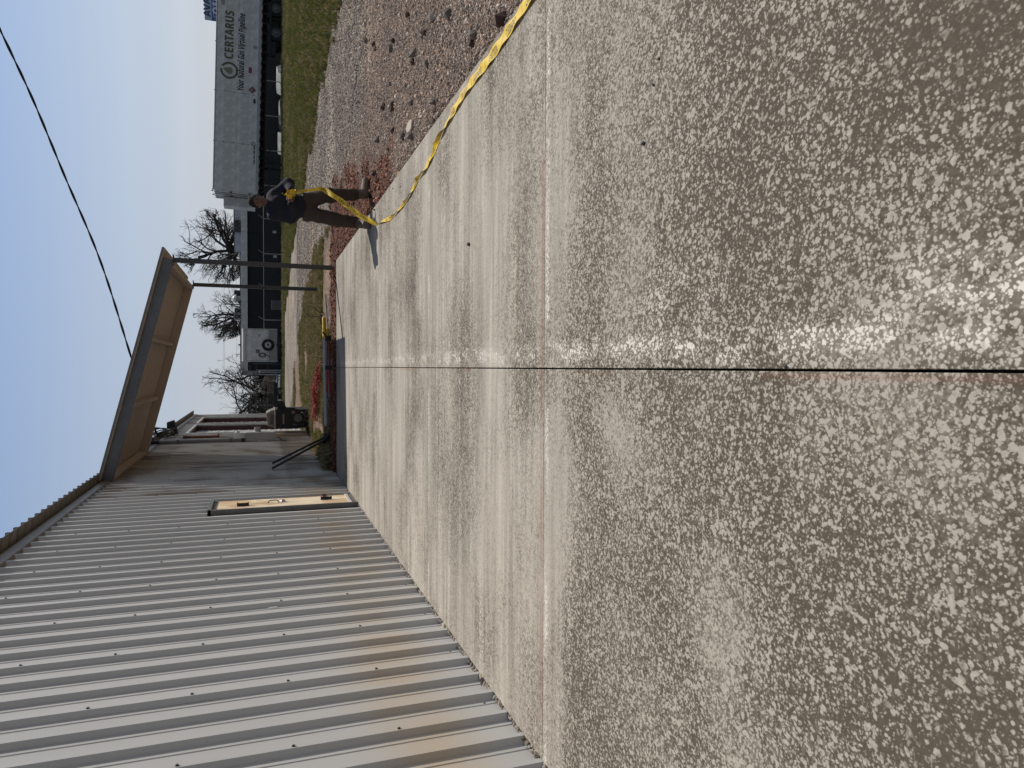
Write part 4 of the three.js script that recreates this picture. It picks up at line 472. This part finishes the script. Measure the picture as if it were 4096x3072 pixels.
// ---------------------------------------------------------------- grass, gravel, clods
{
  seedTo(101);
  const tuft = (n, h, w) => { const pos = []; for (let k = 0; k < n; k++) { const a = rnd() * 6.28, r = rnd() * .05, x = Math.cos(a) * r, z = Math.sin(a) * r, b = rnd() * 6.28, l = rr(.5, 1) * h, ox = Math.cos(b) * l * .45, oz = Math.sin(b) * l * .45, px = -Math.sin(b) * w, pz = Math.cos(b) * w; pos.push(x - px, 0, z - pz, x + px, 0, z + pz, x + ox * .4 + px * .6, l * .7, z + oz * .4 + pz * .6, x - px, 0, z - pz, x + ox * .4 + px * .6, l * .7, z + oz * .4 + pz * .6, x + ox, l, z + oz); } const g = new THREE.BufferGeometry(); g.setAttribute('position', new THREE.Float32BufferAttribute(pos, 3)); g.computeVertexNormals(); return g; };
  const lawn = (name, label, count, pick, hgt) => { const m = new THREE.MeshPhysicalMaterial({ color: 0xffffff, roughness: .9, transmission: .4, thickness: 0, side: THREE.DoubleSide }); const im = new THREE.InstancedMesh(tuft(9, hgt, .006), m, count), d = new THREE.Object3D(), c = new THREE.Color(); let n = 0, tries = 0; while (n < count && tries++ < count * 30) { const r = pick(); if (!r) continue; const [x, z, dry, sc] = r; d.position.set(x, groundY(x, z) - .01, z); d.rotation.set(0, rnd() * 6.28, 0); const s = sc * rr(.6, 1.35); d.scale.set(s, s * rr(.7, 1.2), s); d.updateMatrix(); im.setMatrixAt(n, d.matrix); const t = rr(.75, 1.3); dry > rnd() ? im.setColorAt(n, c.setRGB(.27 * t, .20 * t, .10 * t)) : im.setColorAt(n, c.setRGB(.115 * t, .12 * t, .02 * t)); n++; } im.count = n; im.name = numbered(name); im.castShadow = im.receiveShadow = true; scene.add(tag(im, label, 'grass', null, 'stuff')); };
  lawn('verge_grass', 'green grass verge between the gravel road and the parked trailers', 34000, () => { const t = rnd(), z = -26 - 26 * Math.pow(t, .8), x = rr(-8, 30); if (z > -24 || x > -z * .56 + 1.5 || x < -z * -.12 - 4 || kinds(x, z) !== 2) return null; return [x, z, .14 + .4 * sst(.5, .7, fbm(x * .4, z * .4, 3)), 1.25]; }, .13);
  lawn('verge_edge_grass', 'grass along the near edge of the verge facing the gravel road', 9000, () => { const x = rr(6, 13), z = rr(-34, -14); if (x > -z * .56 + 1 || kinds(x, z) !== 2) return null; return [x, z, .25, 1]; }, .13);
  lawn('yard_weeds', 'patchy grass and dry weeds behind the canopy posts', 15000, () => { const x = rr(-3.2, 5), z = -16.2 - 19 * Math.pow(rnd(), 1.2); if (x > -z * .2 + .6 || kinds(x, z) !== 0 || redness(x, z) > .25) return null; const g = fbm(x * .55 + 5, z * .45 - 7, 4) + (z < -19 ? .05 : -.06); if (g < .47 + .1 * rnd()) return null; return [x, z, .55, .8]; }, .12);
  lawn('wall_weeds', 'tall weeds and dead leaves at the foot of the metal wall behind the slab', 700, () => { const x = rr(-2.24, -1.75), z = rr(-20.5, -15.7); return [x, z, .55, 1.35 * (1 - (x + 2.24) * .8)]; }, .2);
  // gravel and wood chips
  const stone = (s) => { const g = new THREE.IcosahedronGeometry(1, 0), p = g.attributes.position; for (let k = 0; k < p.count; k++) { const h = .7 + .55 * hash(Math.round(p.getX(k) * 50 + s * 13), Math.round(p.getY(k) * 50 + p.getZ(k) * 91)); p.setXYZ(k, p.getX(k) * h, p.getY(k) * h, p.getZ(k) * h); } g.computeVertexNormals(); return g; };
  const gravel = (name, label, count, g, pick) => { const im = new THREE.InstancedMesh(g, M(1, 1, 1, .9), count), d = new THREE.Object3D(), c = new THREE.Color(); let n = 0, tries = 0; while (n < count && tries++ < count * 20) { const r = pick(); if (!r) continue; const [x, z, s, t, red] = r; d.position.set(x, groundY(x, z) + s * .15, z); d.rotation.set(rnd() * 6, rnd() * 6, rnd() * 6); d.scale.set(s * rr(.7, 1.5), s * rr(.5, .9), s * rr(.6, 1.2)); d.updateMatrix(); im.setMatrixAt(n, d.matrix); im.setColorAt(n, c.setRGB(t, t * mix(.87, .40, red), t * mix(.74, .2, red))); n++; } im.count = n; im.name = numbered(name); im.castShadow = im.receiveShadow = true; scene.add(tag(im, label, 'gravel', null, 'stuff')); };
  const edge = (x, z) => x > SX1 + .012 && x < -z * .56 + .6;
  gravel('yard_gravel', 'coarse brown gravel between the slab and the road', 60000, stone(1), () => { const z = -3.2 - 12.8 * Math.pow(rnd(), .85), x = SX1 + .01 + (-z * .56 - 1.6) * rnd(); if (!edge(x, z)) return null; const rd = redness(x, z); if (rnd() < rd * .6) return null; const f = fbm(x * .9, z * .9, 3); return [x, z, .004 + .011 * Math.pow(rnd(), 2) + (rnd() < .05 ? rr(.006, .018) : 0), (rnd() < .26 ? rr(.4, .66) : rr(.14, .42)) * (.85 + .5 * f), Math.max(rd * .9, .02 + rnd() * .26)]; });
  gravel('road_gravel', 'grey crushed stone on the yard road', 26000, stone(2), () => { const z = -11 - 22 * Math.pow(rnd(), 1.1), x = rr(1, 12); if (x > -z * .56 + .6 || kinds(x, z) !== 1) return null; return [x, z, .008 + .014 * Math.pow(rnd(), 2), rr(.09, .40), .05 + .1 * rnd()]; });
  const chip = new THREE.BoxGeometry(1.6, .35, .32); gravel('bark_chips', 'splintered brown bark chips beside the slab edge', 12000, chip, () => { const z = -4.5 - 8.5 * rnd(), x = SX1 + .02 + 2.2 * Math.pow(rnd(), 1.3); if (!edge(x, z)) return null; return [x, z, rr(.007, .018), rr(.14, .42), .2 * rnd()]; });
  gravel('red_crumbs', 'loose crumbs of red soil around the slab corner', 5200, stone(4), () => { const x = rr(-2.3, 4.2), z = rr(-16.6, -8.8); if ((z > -15.2 && x < SX1 + .02) || redness(x, z) < .3 + .3 * rnd()) return null; return [x, z, .006 + .03 * Math.pow(rnd(), 3), rr(.10, .25), 1]; });
  // single clods and stones
  const cl = [stone(5), stone(6), stone(7)]; const spots = [[1465, 165, .07], [1572, 160, .05], [1563, 193, .06], [1497, 175, .045], [1503, 195, .05], [1655, 212, .06], [1652, 245, .05], [1705, 253, .05], [1736, 70, .07], [1536, 425, .06], [1571, 425, .075], [1616, 545, .06], [1647, 412, .05], [1575, 525, .06], [1509, 555, .07], [1650, 545, .055], [1740, 405, .05], [1897, 140, .05], [2010, 78, .07], [1889, 165, .06], [1505, 695, .07], [1484, 768, .06], [1560, 335, .035], [1512, 398, .035], [1740, 440, .04], [1700, 130, .05], [1800, 60, .06], [1630, 60, .05]];
  spots.forEach(([u, v, s], i) => { const p = onY(u, v, -.05); const red = hash(i, 3) < .55; const o = mesh('soil_clod', cl[i % 3], red ? G(.105, .055, .036, .95) : G(.20, .17, .145, .95)); o.position.set(p.x, groundY(p.x, p.z) + s * .25, p.z); o.rotation.set(hash(i, 1) * 6, hash(i, 2) * 6, hash(i, 4) * 6); o.scale.set(s, s * .7, s * .8); tag(o, red ? 'dark reddish soil clod lying on the gravel beside the slab' : 'greyish stone lying on the gravel beside the slab', red ? 'clod' : 'stone', red ? 'soil clods on the gravel' : 'stones on the gravel'); });
  { const p = onY(1638, 506, -.03), g = extr([[-.12, -.03], [-.05, -.06], [.09, -.05], [.17, -.01], [.12, .04], [-.02, .05], [-.1, .03]], .02, .006); g.rotateX(-Math.PI / 2); const o = mesh('flat_stone', boxUV(g), G(.55, .49, .42, .9)); o.position.set(p.x, groundY(p.x, p.z) + .005, p.z); o.rotation.y = 1.45; tag(o, 'pale flat slab of stone lying on the gravel among dark clods', 'stone'); }
  const peb = [[1482, 813, .014], [1602, 748, .01], [1573, 1084 - 330, .009], [1878, 976, .016], [2575, 572, .011], [1665, 137, .014], [1500, 840, .016], [2637, 237, .007], [2616, 340, .007], [3146, 1466, .006]]; peb.forEach(([u, v, s], i) => { const p = onY(u, v, 0); const o = mesh('pebble', cl[i % 3], mat.trimDark); o.scale.setScalar(s); o.position.set(p.x, s * .5, p.z); o.rotation.y = i; tag(o, 'small dark pebble lying on the pavement', 'pebble', 'pebbles on the pavement'); });
}
console.log('ground things done');

// ---------------------------------------------------------------- worker holding the tape
const smin = (a, b, k) => { const h = Math.max(k - Math.abs(a - b), 0) / k; return Math.min(a, b) - h * h * k * .25; };
function nets(f, lo, hi, cell) { // surface nets over a box
  const nx = Math.ceil((hi.x - lo.x) / cell) + 1, ny = Math.ceil((hi.y - lo.y) / cell) + 1, nz = Math.ceil((hi.z - lo.z) / cell) + 1, F = new Float32Array(nx * ny * nz), id = new Int32Array(nx * ny * nz).fill(-1), at = (i, j, k) => (k * ny + j) * nx + i;
  for (let k = 0; k < nz; k++) for (let j = 0; j < ny; j++) for (let i = 0; i < nx; i++) F[at(i, j, k)] = f(lo.x + i * cell, lo.y + j * cell, lo.z + k * cell);
  const pos = [], idx = []; const E = [[0, 1], [0, 2], [0, 4], [1, 3], [1, 5], [2, 3], [2, 6], [3, 7], [4, 5], [4, 6], [5, 7], [6, 7]];
  for (let k = 0; k < nz - 1; k++) for (let j = 0; j < ny - 1; j++) for (let i = 0; i < nx - 1; i++) { const v = []; let m = 0; for (let c = 0; c < 8; c++) { v[c] = F[at(i + (c & 1), j + (c >> 1 & 1), k + (c >> 2))]; if (v[c] < 0) m |= 1 << c; } if (m === 0 || m === 255) continue; let x = 0, y = 0, z = 0, n = 0; for (const [a, b] of E) if ((v[a] < 0) !== (v[b] < 0)) { const t = v[a] / (v[a] - v[b]); x += mix(a & 1, b & 1, t); y += mix(a >> 1 & 1, b >> 1 & 1, t); z += mix(a >> 2, b >> 2, t); n++; } id[at(i, j, k)] = pos.length / 3; pos.push(lo.x + (i + x / n) * cell, lo.y + (j + y / n) * cell, lo.z + (k + z / n) * cell); }
  const quad = (a, b, c, d, fl) => { if (a < 0 || b < 0 || c < 0 || d < 0) return; fl ? idx.push(a, b, c, a, c, d) : idx.push(a, c, b, a, d, c); };
  for (let k = 1; k < nz - 1; k++) for (let j = 1; j < ny - 1; j++) for (let i = 1; i < nx - 1; i++) { const s = F[at(i, j, k)] < 0; if (s !== (F[at(i + 1, j, k)] < 0)) quad(id[at(i, j - 1, k - 1)], id[at(i, j, k - 1)], id[at(i, j, k)], id[at(i, j - 1, k)], s); if (s !== (F[at(i, j + 1, k)] < 0)) quad(id[at(i - 1, j, k - 1)], id[at(i - 1, j, k)], id[at(i, j, k)], id[at(i, j, k - 1)], s); if (s !== (F[at(i, j, k + 1)] < 0)) quad(id[at(i - 1, j - 1, k)], id[at(i, j - 1, k)], id[at(i, j, k)], id[at(i - 1, j, k)], s); }
  const g = new THREE.BufferGeometry(); g.setAttribute('position', new THREE.Float32BufferAttribute(pos, 3)); g.setIndex(idx); g.computeVertexNormals(); return g; }
const cone = (x, y, z, a, b, r0, r1) => { const dx = b.x - a.x, dy = b.y - a.y, dz = b.z - a.z, l = dx * dx + dy * dy + dz * dz, t = Math.min(1, Math.max(0, ((x - a.x) * dx + (y - a.y) * dy + (z - a.z) * dz) / l)); return Math.hypot(x - a.x - dx * t, y - a.y - dy * t, z - a.z - dz * t) - (r0 + (r1 - r0) * t); };
const bones = (list, k) => (x, y, z) => { let d = 9; for (const [a, b, r0, r1] of list) d = smin(d, cone(x, y, z, a, b, r0, r1), k); return d; };
const bounds = (list, pad) => { const b = new THREE.Box3(); for (const [a, c, r0, r1] of list) { b.expandByPoint(a).expandByPoint(c); } return b.expandByScalar(pad); };
const HZ = -10.62, PJ = (a, b, dz = 0) => onZ(900 + a / 3.16, 600 + b / 3.16, HZ + dz);
const handR = PJ(842, 540, .26), handL = PJ(835, 610, .25);
{
  const base = PJ(1700, 720); base.y = 0;
  const w = thing('person', 'worker in dark navy jacket, brown trousers and tan boots holding a bundle of yellow tape', 'person');
  const J = { top: PJ(310, 650), head: PJ(415, 650, .01), chin: PJ(520, 655, .05), neck: PJ(570, 685), chest: PJ(680, 690), belly: PJ(880, 715), pelv: PJ(1000, 722), sR: PJ(625, 575), eR: PJ(800, 425, .02), wR: PJ(838, 505, .2), sL: PJ(625, 812), eL: PJ(835, 858, .02), wL: PJ(842, 690, .22), hR: PJ(1015, 650), kR: PJ(1330, 570, .08), aR: PJ(1655, 560, 0), hL: PJ(1015, 790), kL: PJ(1345, 868, .05), aL: PJ(1675, 925, -.02) };
  const footL = onY(1462, 896, .05), toeL = footL.clone().add(V3(-.05, -.005, .2)), footR = onY(1458, 776, .04), toeR = V3(footR.x + .22, .01, footR.z - .1);
  const arm = (s, e, h, g = 0) => [[s, e, .062 + g, .05 + g], [e, h, .048 + g, .035 + g]], leg = (h, k, a, g = 0) => [[h, k, .092 + g, .068 + g], [k, a, .066 + g, .045 + g]];
  const bodyB = [[J.neck, J.chin, .052, .045], [J.neck, J.chest, .055, .11], [J.chest, J.belly, .13, .125], [J.belly, J.pelv, .125, .13], [J.sL, J.sR, .06, .06], ...arm(J.sR, J.eR, J.wR, -.008), ...arm(J.sL, J.eL, J.wL, -.008), ...leg(J.hR, J.kR, J.aR, -.012), ...leg(J.hL, J.kL, J.aL, -.012), [J.aL, footL, .042, .04], [footL, toeL, .04, .03], [J.aR, footR, .042, .04], [footR, toeR, .04, .03]];
  const bb = bounds(bodyB, .17), fb = bones(bodyB, .05); const bodyG = nets(fb, bb.min, bb.max, .014);
  // head: skull, jaw, nose, brow, ears on a finer grid, turned a little down and to one side
  const H = J.head, hb = (x, y, z) => { const X = x - H.x + .18 * (z - H.z), Y = y - H.y, Z = z - H.z - .12 * (y - H.y); let d = (Math.hypot(X / .078, (Y - .012) / .105, Z / .098) - 1) * .078; d = smin(d, cone(X, Y, Z, V3(0, -.035, .03), V3(0, -.092, .05), .058, .034), .04); d = smin(d, cone(X, Y, Z, V3(0, .012, .092), V3(0, -.028, .112), .009, .016), .015); d = smin(d, cone(X, Y, Z, V3(-.035, .028, .085), V3(.035, .028, .085), .012, .012), .02); for (const s of [-1, 1]) { d = smin(d, cone(X, Y, Z, V3(s * .078, .015, -.01), V3(s * .08, -.025, -.005), .015, .011), .012); d = Math.max(d, -(Math.hypot(X - s * .032, Y - .006, Z - .108) - .017)); } d = smin(d, cone(X, Y, Z, V3(-.02, -.056, .088), V3(.02, -.056, .088), .008, .008), .01); d = smin(d, cone(x, y, z, J.neck, V3(H.x, H.y - .06, H.z), .054, .05), .03); return d; };
  const headG = nets(hb, V3(H.x - .13, H.y - .2, H.z - .15), V3(H.x + .13, H.y + .15, H.z + .17), .0055);
  // hands: palm and five curled fingers each, closed on the tape
  const hand = (wr, c, side) => { const d = c.clone().sub(wr).normalize(), up = V3(0, 1, 0), sx = V3().crossVectors(d, up).normalize(), nrm = V3().crossVectors(sx, d); const palm = wr.clone().addScaledVector(d, .075), L = [[wr, palm, .03, .034], [palm.clone().addScaledVector(nrm, .02), palm.clone().addScaledVector(nrm, -.025), .024, .022]]; [.028, .010, -.008, -.026].forEach((o, i) => { const a = palm.clone().addScaledVector(nrm, o).addScaledVector(d, .012), len = [.040, .045, .042, .034][i], b = a.clone().addScaledVector(d, len).addScaledVector(sx, side * .012), e = b.clone().addScaledVector(d, .006).addScaledVector(sx, side * .03), f2 = e.clone().addScaledVector(d, -.022).addScaledVector(sx, side * .012); L.push([a, b, .0095, .009], [b, e, .009, .0085], [e, f2, .0085, .007]); }); const ta = wr.clone().addScaledVector(d, .035).addScaledVector(nrm, .03), tb = ta.clone().addScaledVector(d, .03).addScaledVector(nrm, .022).addScaledVector(sx, side * .02), tc = tb.clone().addScaledVector(d, .028).addScaledVector(sx, side * .012); L.push([ta, tb, .012, .0105], [tb, tc, .0105, .008]); const bd = bounds(L, .04); return nets(bones(L, .008), bd.min, bd.max, .0045); };
  mesh('body', [bodyG, headG, hand(J.wR, handR, 1), hand(J.wL, handL, -1)], M(.12, .058, .037, .6), w);
  const wr = (x, y, z, s, a) => a * (vn(x * s + y * s * .6 + 3, y * s * 1.2 + z * s) - .5);
  const jk = [[J.neck, J.chest, .07, .14], [J.chest, J.belly, .165, .155], [J.belly, J.pelv, .15, .15], [J.sL, J.chest, .082, .12], [J.sR, J.chest, .082, .12], ...arm(J.sR, J.eR, J.wR, .02), ...arm(J.sL, J.eL, J.wL, .02)], jb = bounds(jk, .22), jf = bones(jk, .06), hemY = J.pelv.y - .02, neckY = J.neck.y + .02;
  mesh('jacket', nets((x, y, z) => Math.max(jf(x, y, z) + wr(x, y, z, 16, .016) + wr(x, y, z, 40, .006), hemY + wr(x, y, z, 9, .03) - y, y - neckY - .05), jb.min, jb.max, .012), M(.007, .008, .015, .9), w);
  mesh('collar', new THREE.TorusGeometry(.062, .016, 8, 20).rotateX(1.35).translate(J.neck.x, J.neck.y + .03, J.neck.z + .01), M(.01, .011, .018, .8), w);
  const tr = [[J.pelv, J.belly, .14, .14], [J.hR, J.hL, .11, .11], ...leg(J.hR, J.kR, J.aR, .022), ...leg(J.hL, J.kL, J.aL, .022), [J.kR, J.aR, .085, .078], [J.kL, J.aL, .085, .078]], tb = bounds(tr, .2), tf = bones(tr, .045);
  mesh('trousers', nets((x, y, z) => Math.max(tf(x, y, z) + wr(x, y, z, 13, .018) + wr(x, y, z, 34, .007), y - hemY - .04, .135 - y), tb.min, tb.max, .012), M(.048, .032, .023, .9), w);
  for (const [a, f, t] of [[J.aL, footL, toeL], [J.aR, footR, toeR]]) { const L = [[a, f, .07, .066], [f, t, .062, .052], [f.clone().add(V3(0, -.01, 0)), t.clone().add(V3(0, -.012, 0)), .052, .044]], b = bounds(L, .1), q = bones(L, .03), gy = Math.min(f.y, t.y) - .055; const bt = mesh('boot', nets((x, y, z) => Math.max(q(x, y, z), gy - y, y - a.y - .04), b.min, b.max, .009), G(.24, .175, .125, .9), w); const dir = V3().subVectors(t, f).setY(0).normalize(), sc = f.clone().addScaledVector(dir, .07); sc.y = gy + .01; const sg = new RoundedBoxGeometry(.1, .024, .3, 2, .011); sg.rotateY(Math.atan2(dir.x, dir.z)); sg.translate(sc.x, sc.y, sc.z); mesh('sole', sg, mat.rubber, bt); }
  mesh('hair', nets((x, y, z) => { const X = x - H.x + .18 * (z - H.z), Y = y - H.y, Z = z - H.z - .12 * Y; const d = (Math.hypot(X / .091, (Y - .03) / .112, (Z + .012) / .108) - 1) * .09 + .016 * (vn(x * 70 + z * 30, y * 70) - .5); return Math.max(d, -(Math.hypot(X / 1.15, (Y + .06) / 1.25, (Z - .13) / 1.3) - .1), -.075 - Y - Math.max(0, -Z) * .3); }, V3(H.x - .14, H.y - .14, H.z - .16), V3(H.x + .14, H.y + .18, H.z + .16), .0065), M(.008, .007, .006, .95), w);
  for (const s of [-1, 1]) { mesh('eye', new THREE.SphereGeometry(.011, 10, 8).translate(H.x + s * .032 - .017, H.y + .006, H.z + .096), M(.06, .05, .045, .2), w); mesh('eyebrow', bar(V3(H.x + s * .018 - .018, H.y + .031, H.z + .102), V3(H.x + s * .05 - .018, H.y + .029, H.z + .09), .009, .008), M(.01, .008, .007, .8), w); }
}
{ // yellow caution tape: a bundle in the hands, a hanging run, then along the slab edge
  const c = document.createElement('canvas'); c.width = 1024; c.height = 64; const q = c.getContext('2d'); q.fillStyle = '#e3bd12'; q.fillRect(0, 0, 1024, 64); for (let k = 0; k < 500; k++) { q.fillStyle = `rgba(${k % 2 ? '255,230,90' : '190,150,10'},.12)`; q.fillRect(hash(k, 1) * 1024, hash(k, 2) * 64, 30 * hash(k, 3), 2); } q.fillStyle = '#14130e'; q.font = 'bold 58px sans-serif'; q.textBaseline = 'middle'; q.fillText('CAUTION', 30, 35, 330); q.fillText('/', 420, 35); q.fillText('CUIDADO', 530, 35, 340); q.fillText('/', 930, 35);
  const tx = new THREE.CanvasTexture(c); tx.colorSpace = THREE.SRGBColorSpace; tx.wrapS = THREE.RepeatWrapping; const film = new THREE.MeshPhysicalMaterial({ map: tx, roughness: .38, side: THREE.DoubleSide, transmission: .1, thickness: 0 });
  const t = thing('caution_tape', 'yellow caution tape with black lettering trailing from the worker along the slab edge', 'tape');
  const ribbon = (P, W, name, flip) => { const cv = new THREE.CatmullRomCurve3(P.map((p) => p[0])), n = P.length * 14, pos = [], uv = [], idx = []; let s = 0, last = null; for (let i = 0; i <= n; i++) { const f = i / n, p = cv.getPoint(f), tn = cv.getTangent(f), g = f * (P.length - 1), k = Math.min(P.length - 2, Math.floor(g)), e = g - k, hw = mix(P[k][1], P[k + 1][1], e), ph = mix(P[k][2], P[k + 1][2], e), ref = W(p), a = V3().crossVectors(ref, tn).normalize(), b = V3().crossVectors(tn, a).normalize(), d = a.clone().multiplyScalar(Math.cos(ph)).addScaledVector(b, Math.sin(ph)); if (last) s += p.distanceTo(last); last = p; for (const m of [-1, -.34, .34, 1]) { const o = p.clone().addScaledVector(d, m * hw).addScaledVector(b, .006 * Math.sin(s * 23 + m * 2)); pos.push(o.x, Math.max(o.y, p.y - hw * .3 + .0, ref.y > .5 ? .004 + .002 * Math.sin(s * 40 + m) : -9), o.z); uv.push(s / .72, flip ? .5 - m / 2 : .5 + m / 2); } } for (let i = 0; i < n; i++) for (let m = 0; m < 3; m++) { const o = i * 4 + m; idx.push(o, o + 4, o + 5, o, o + 5, o + 1); } const g = new THREE.BufferGeometry(); g.setAttribute('position', new THREE.Float32BufferAttribute(pos, 3)); g.setAttribute('uv', new THREE.Float32BufferAttribute(uv, 2)); g.setIndex(idx); g.computeVertexNormals(); mesh(name, g, film, t); };
  const G0 = onY(1504, 899, .012), hz = handR.z + .02, toG = (a, b, f) => { const z = mix(hz, G0.z, f); return onZ(900 + a / 3.16, 600 + b / 3.16, z); };
  ribbon([[toG(850, 545, 0), .02, 0], [toG(980, 520, .02), .016, .3], [toG(1100, 505, .05), .022, 1.1], [toG(1210, 492, .1), .03, .8], [toG(1340, 555, .3), .036, .1], [toG(1520, 680, .5), .0375, 0], [toG(1700, 820, .72), .0375, 0], [toG(1830, 895, .9), .03, .4], [G0, .018, 1.0]], () => V3(0, 0, 1), 'hanging_run', true);
  const gp = [[1504, 899, .018, 1], [1527, 886, .02, 2.2], [1568, 868, .026, 4.1], [1588, 845, .018, 5.4], [1606, 826, .016, 6.3], [1626, 799, .022, 8], [1653, 750, .02, 9.4], [1671, 716, .024, 10.6], [1707, 660, .03, 12.4], [1735, 600, .032, 12.75], [1783, 496, .027, 15.4], [1815, 440, .033, 15.75], [1859, 365, .034, 15.6], [1917, 286, .036, 15.75], [1964, 224, .0375, 15.8], [2036, 116, .0375, 15.75], [2092, 30, .0375, 15.6], [2160, -70, .0375, 15.7], [2300, -270, .0375, 15.7]];
  ribbon(gp.map(([u, v, w, ph]) => [onY(u, v, .014), w, ph - 15.708]), () => V3(0, 1, 0), 'ground_run', false);
  seedTo(91); for (let k = 0; k < 6; k++) { const o = handL.clone().lerp(handR, rnd()).add(V3(0, .0, .04)); const P = []; for (let a = 0; a < 6; a++) P.push([o.clone().add(V3(rr(-.06, .05), rr(-.05, .05), rr(-.02, .05))), .022, rr(-1, 1)]); ribbon(P, () => V3(0, 0, 1), 'bundle', false); }
  { const o = handR.clone(); ribbon([[o.clone(), .02, 0], [o.clone().add(V3(-.02, .05, .03)), .022, .5], [o.clone().add(V3(-.04, .09, .03)), .02, 1], [o.clone().add(V3(-.02, .13, .02)), .012, 2]], () => V3(0, 0, 1), 'loose_end', false); }
}
console.log('person done');
renderer.render(scene, camera);
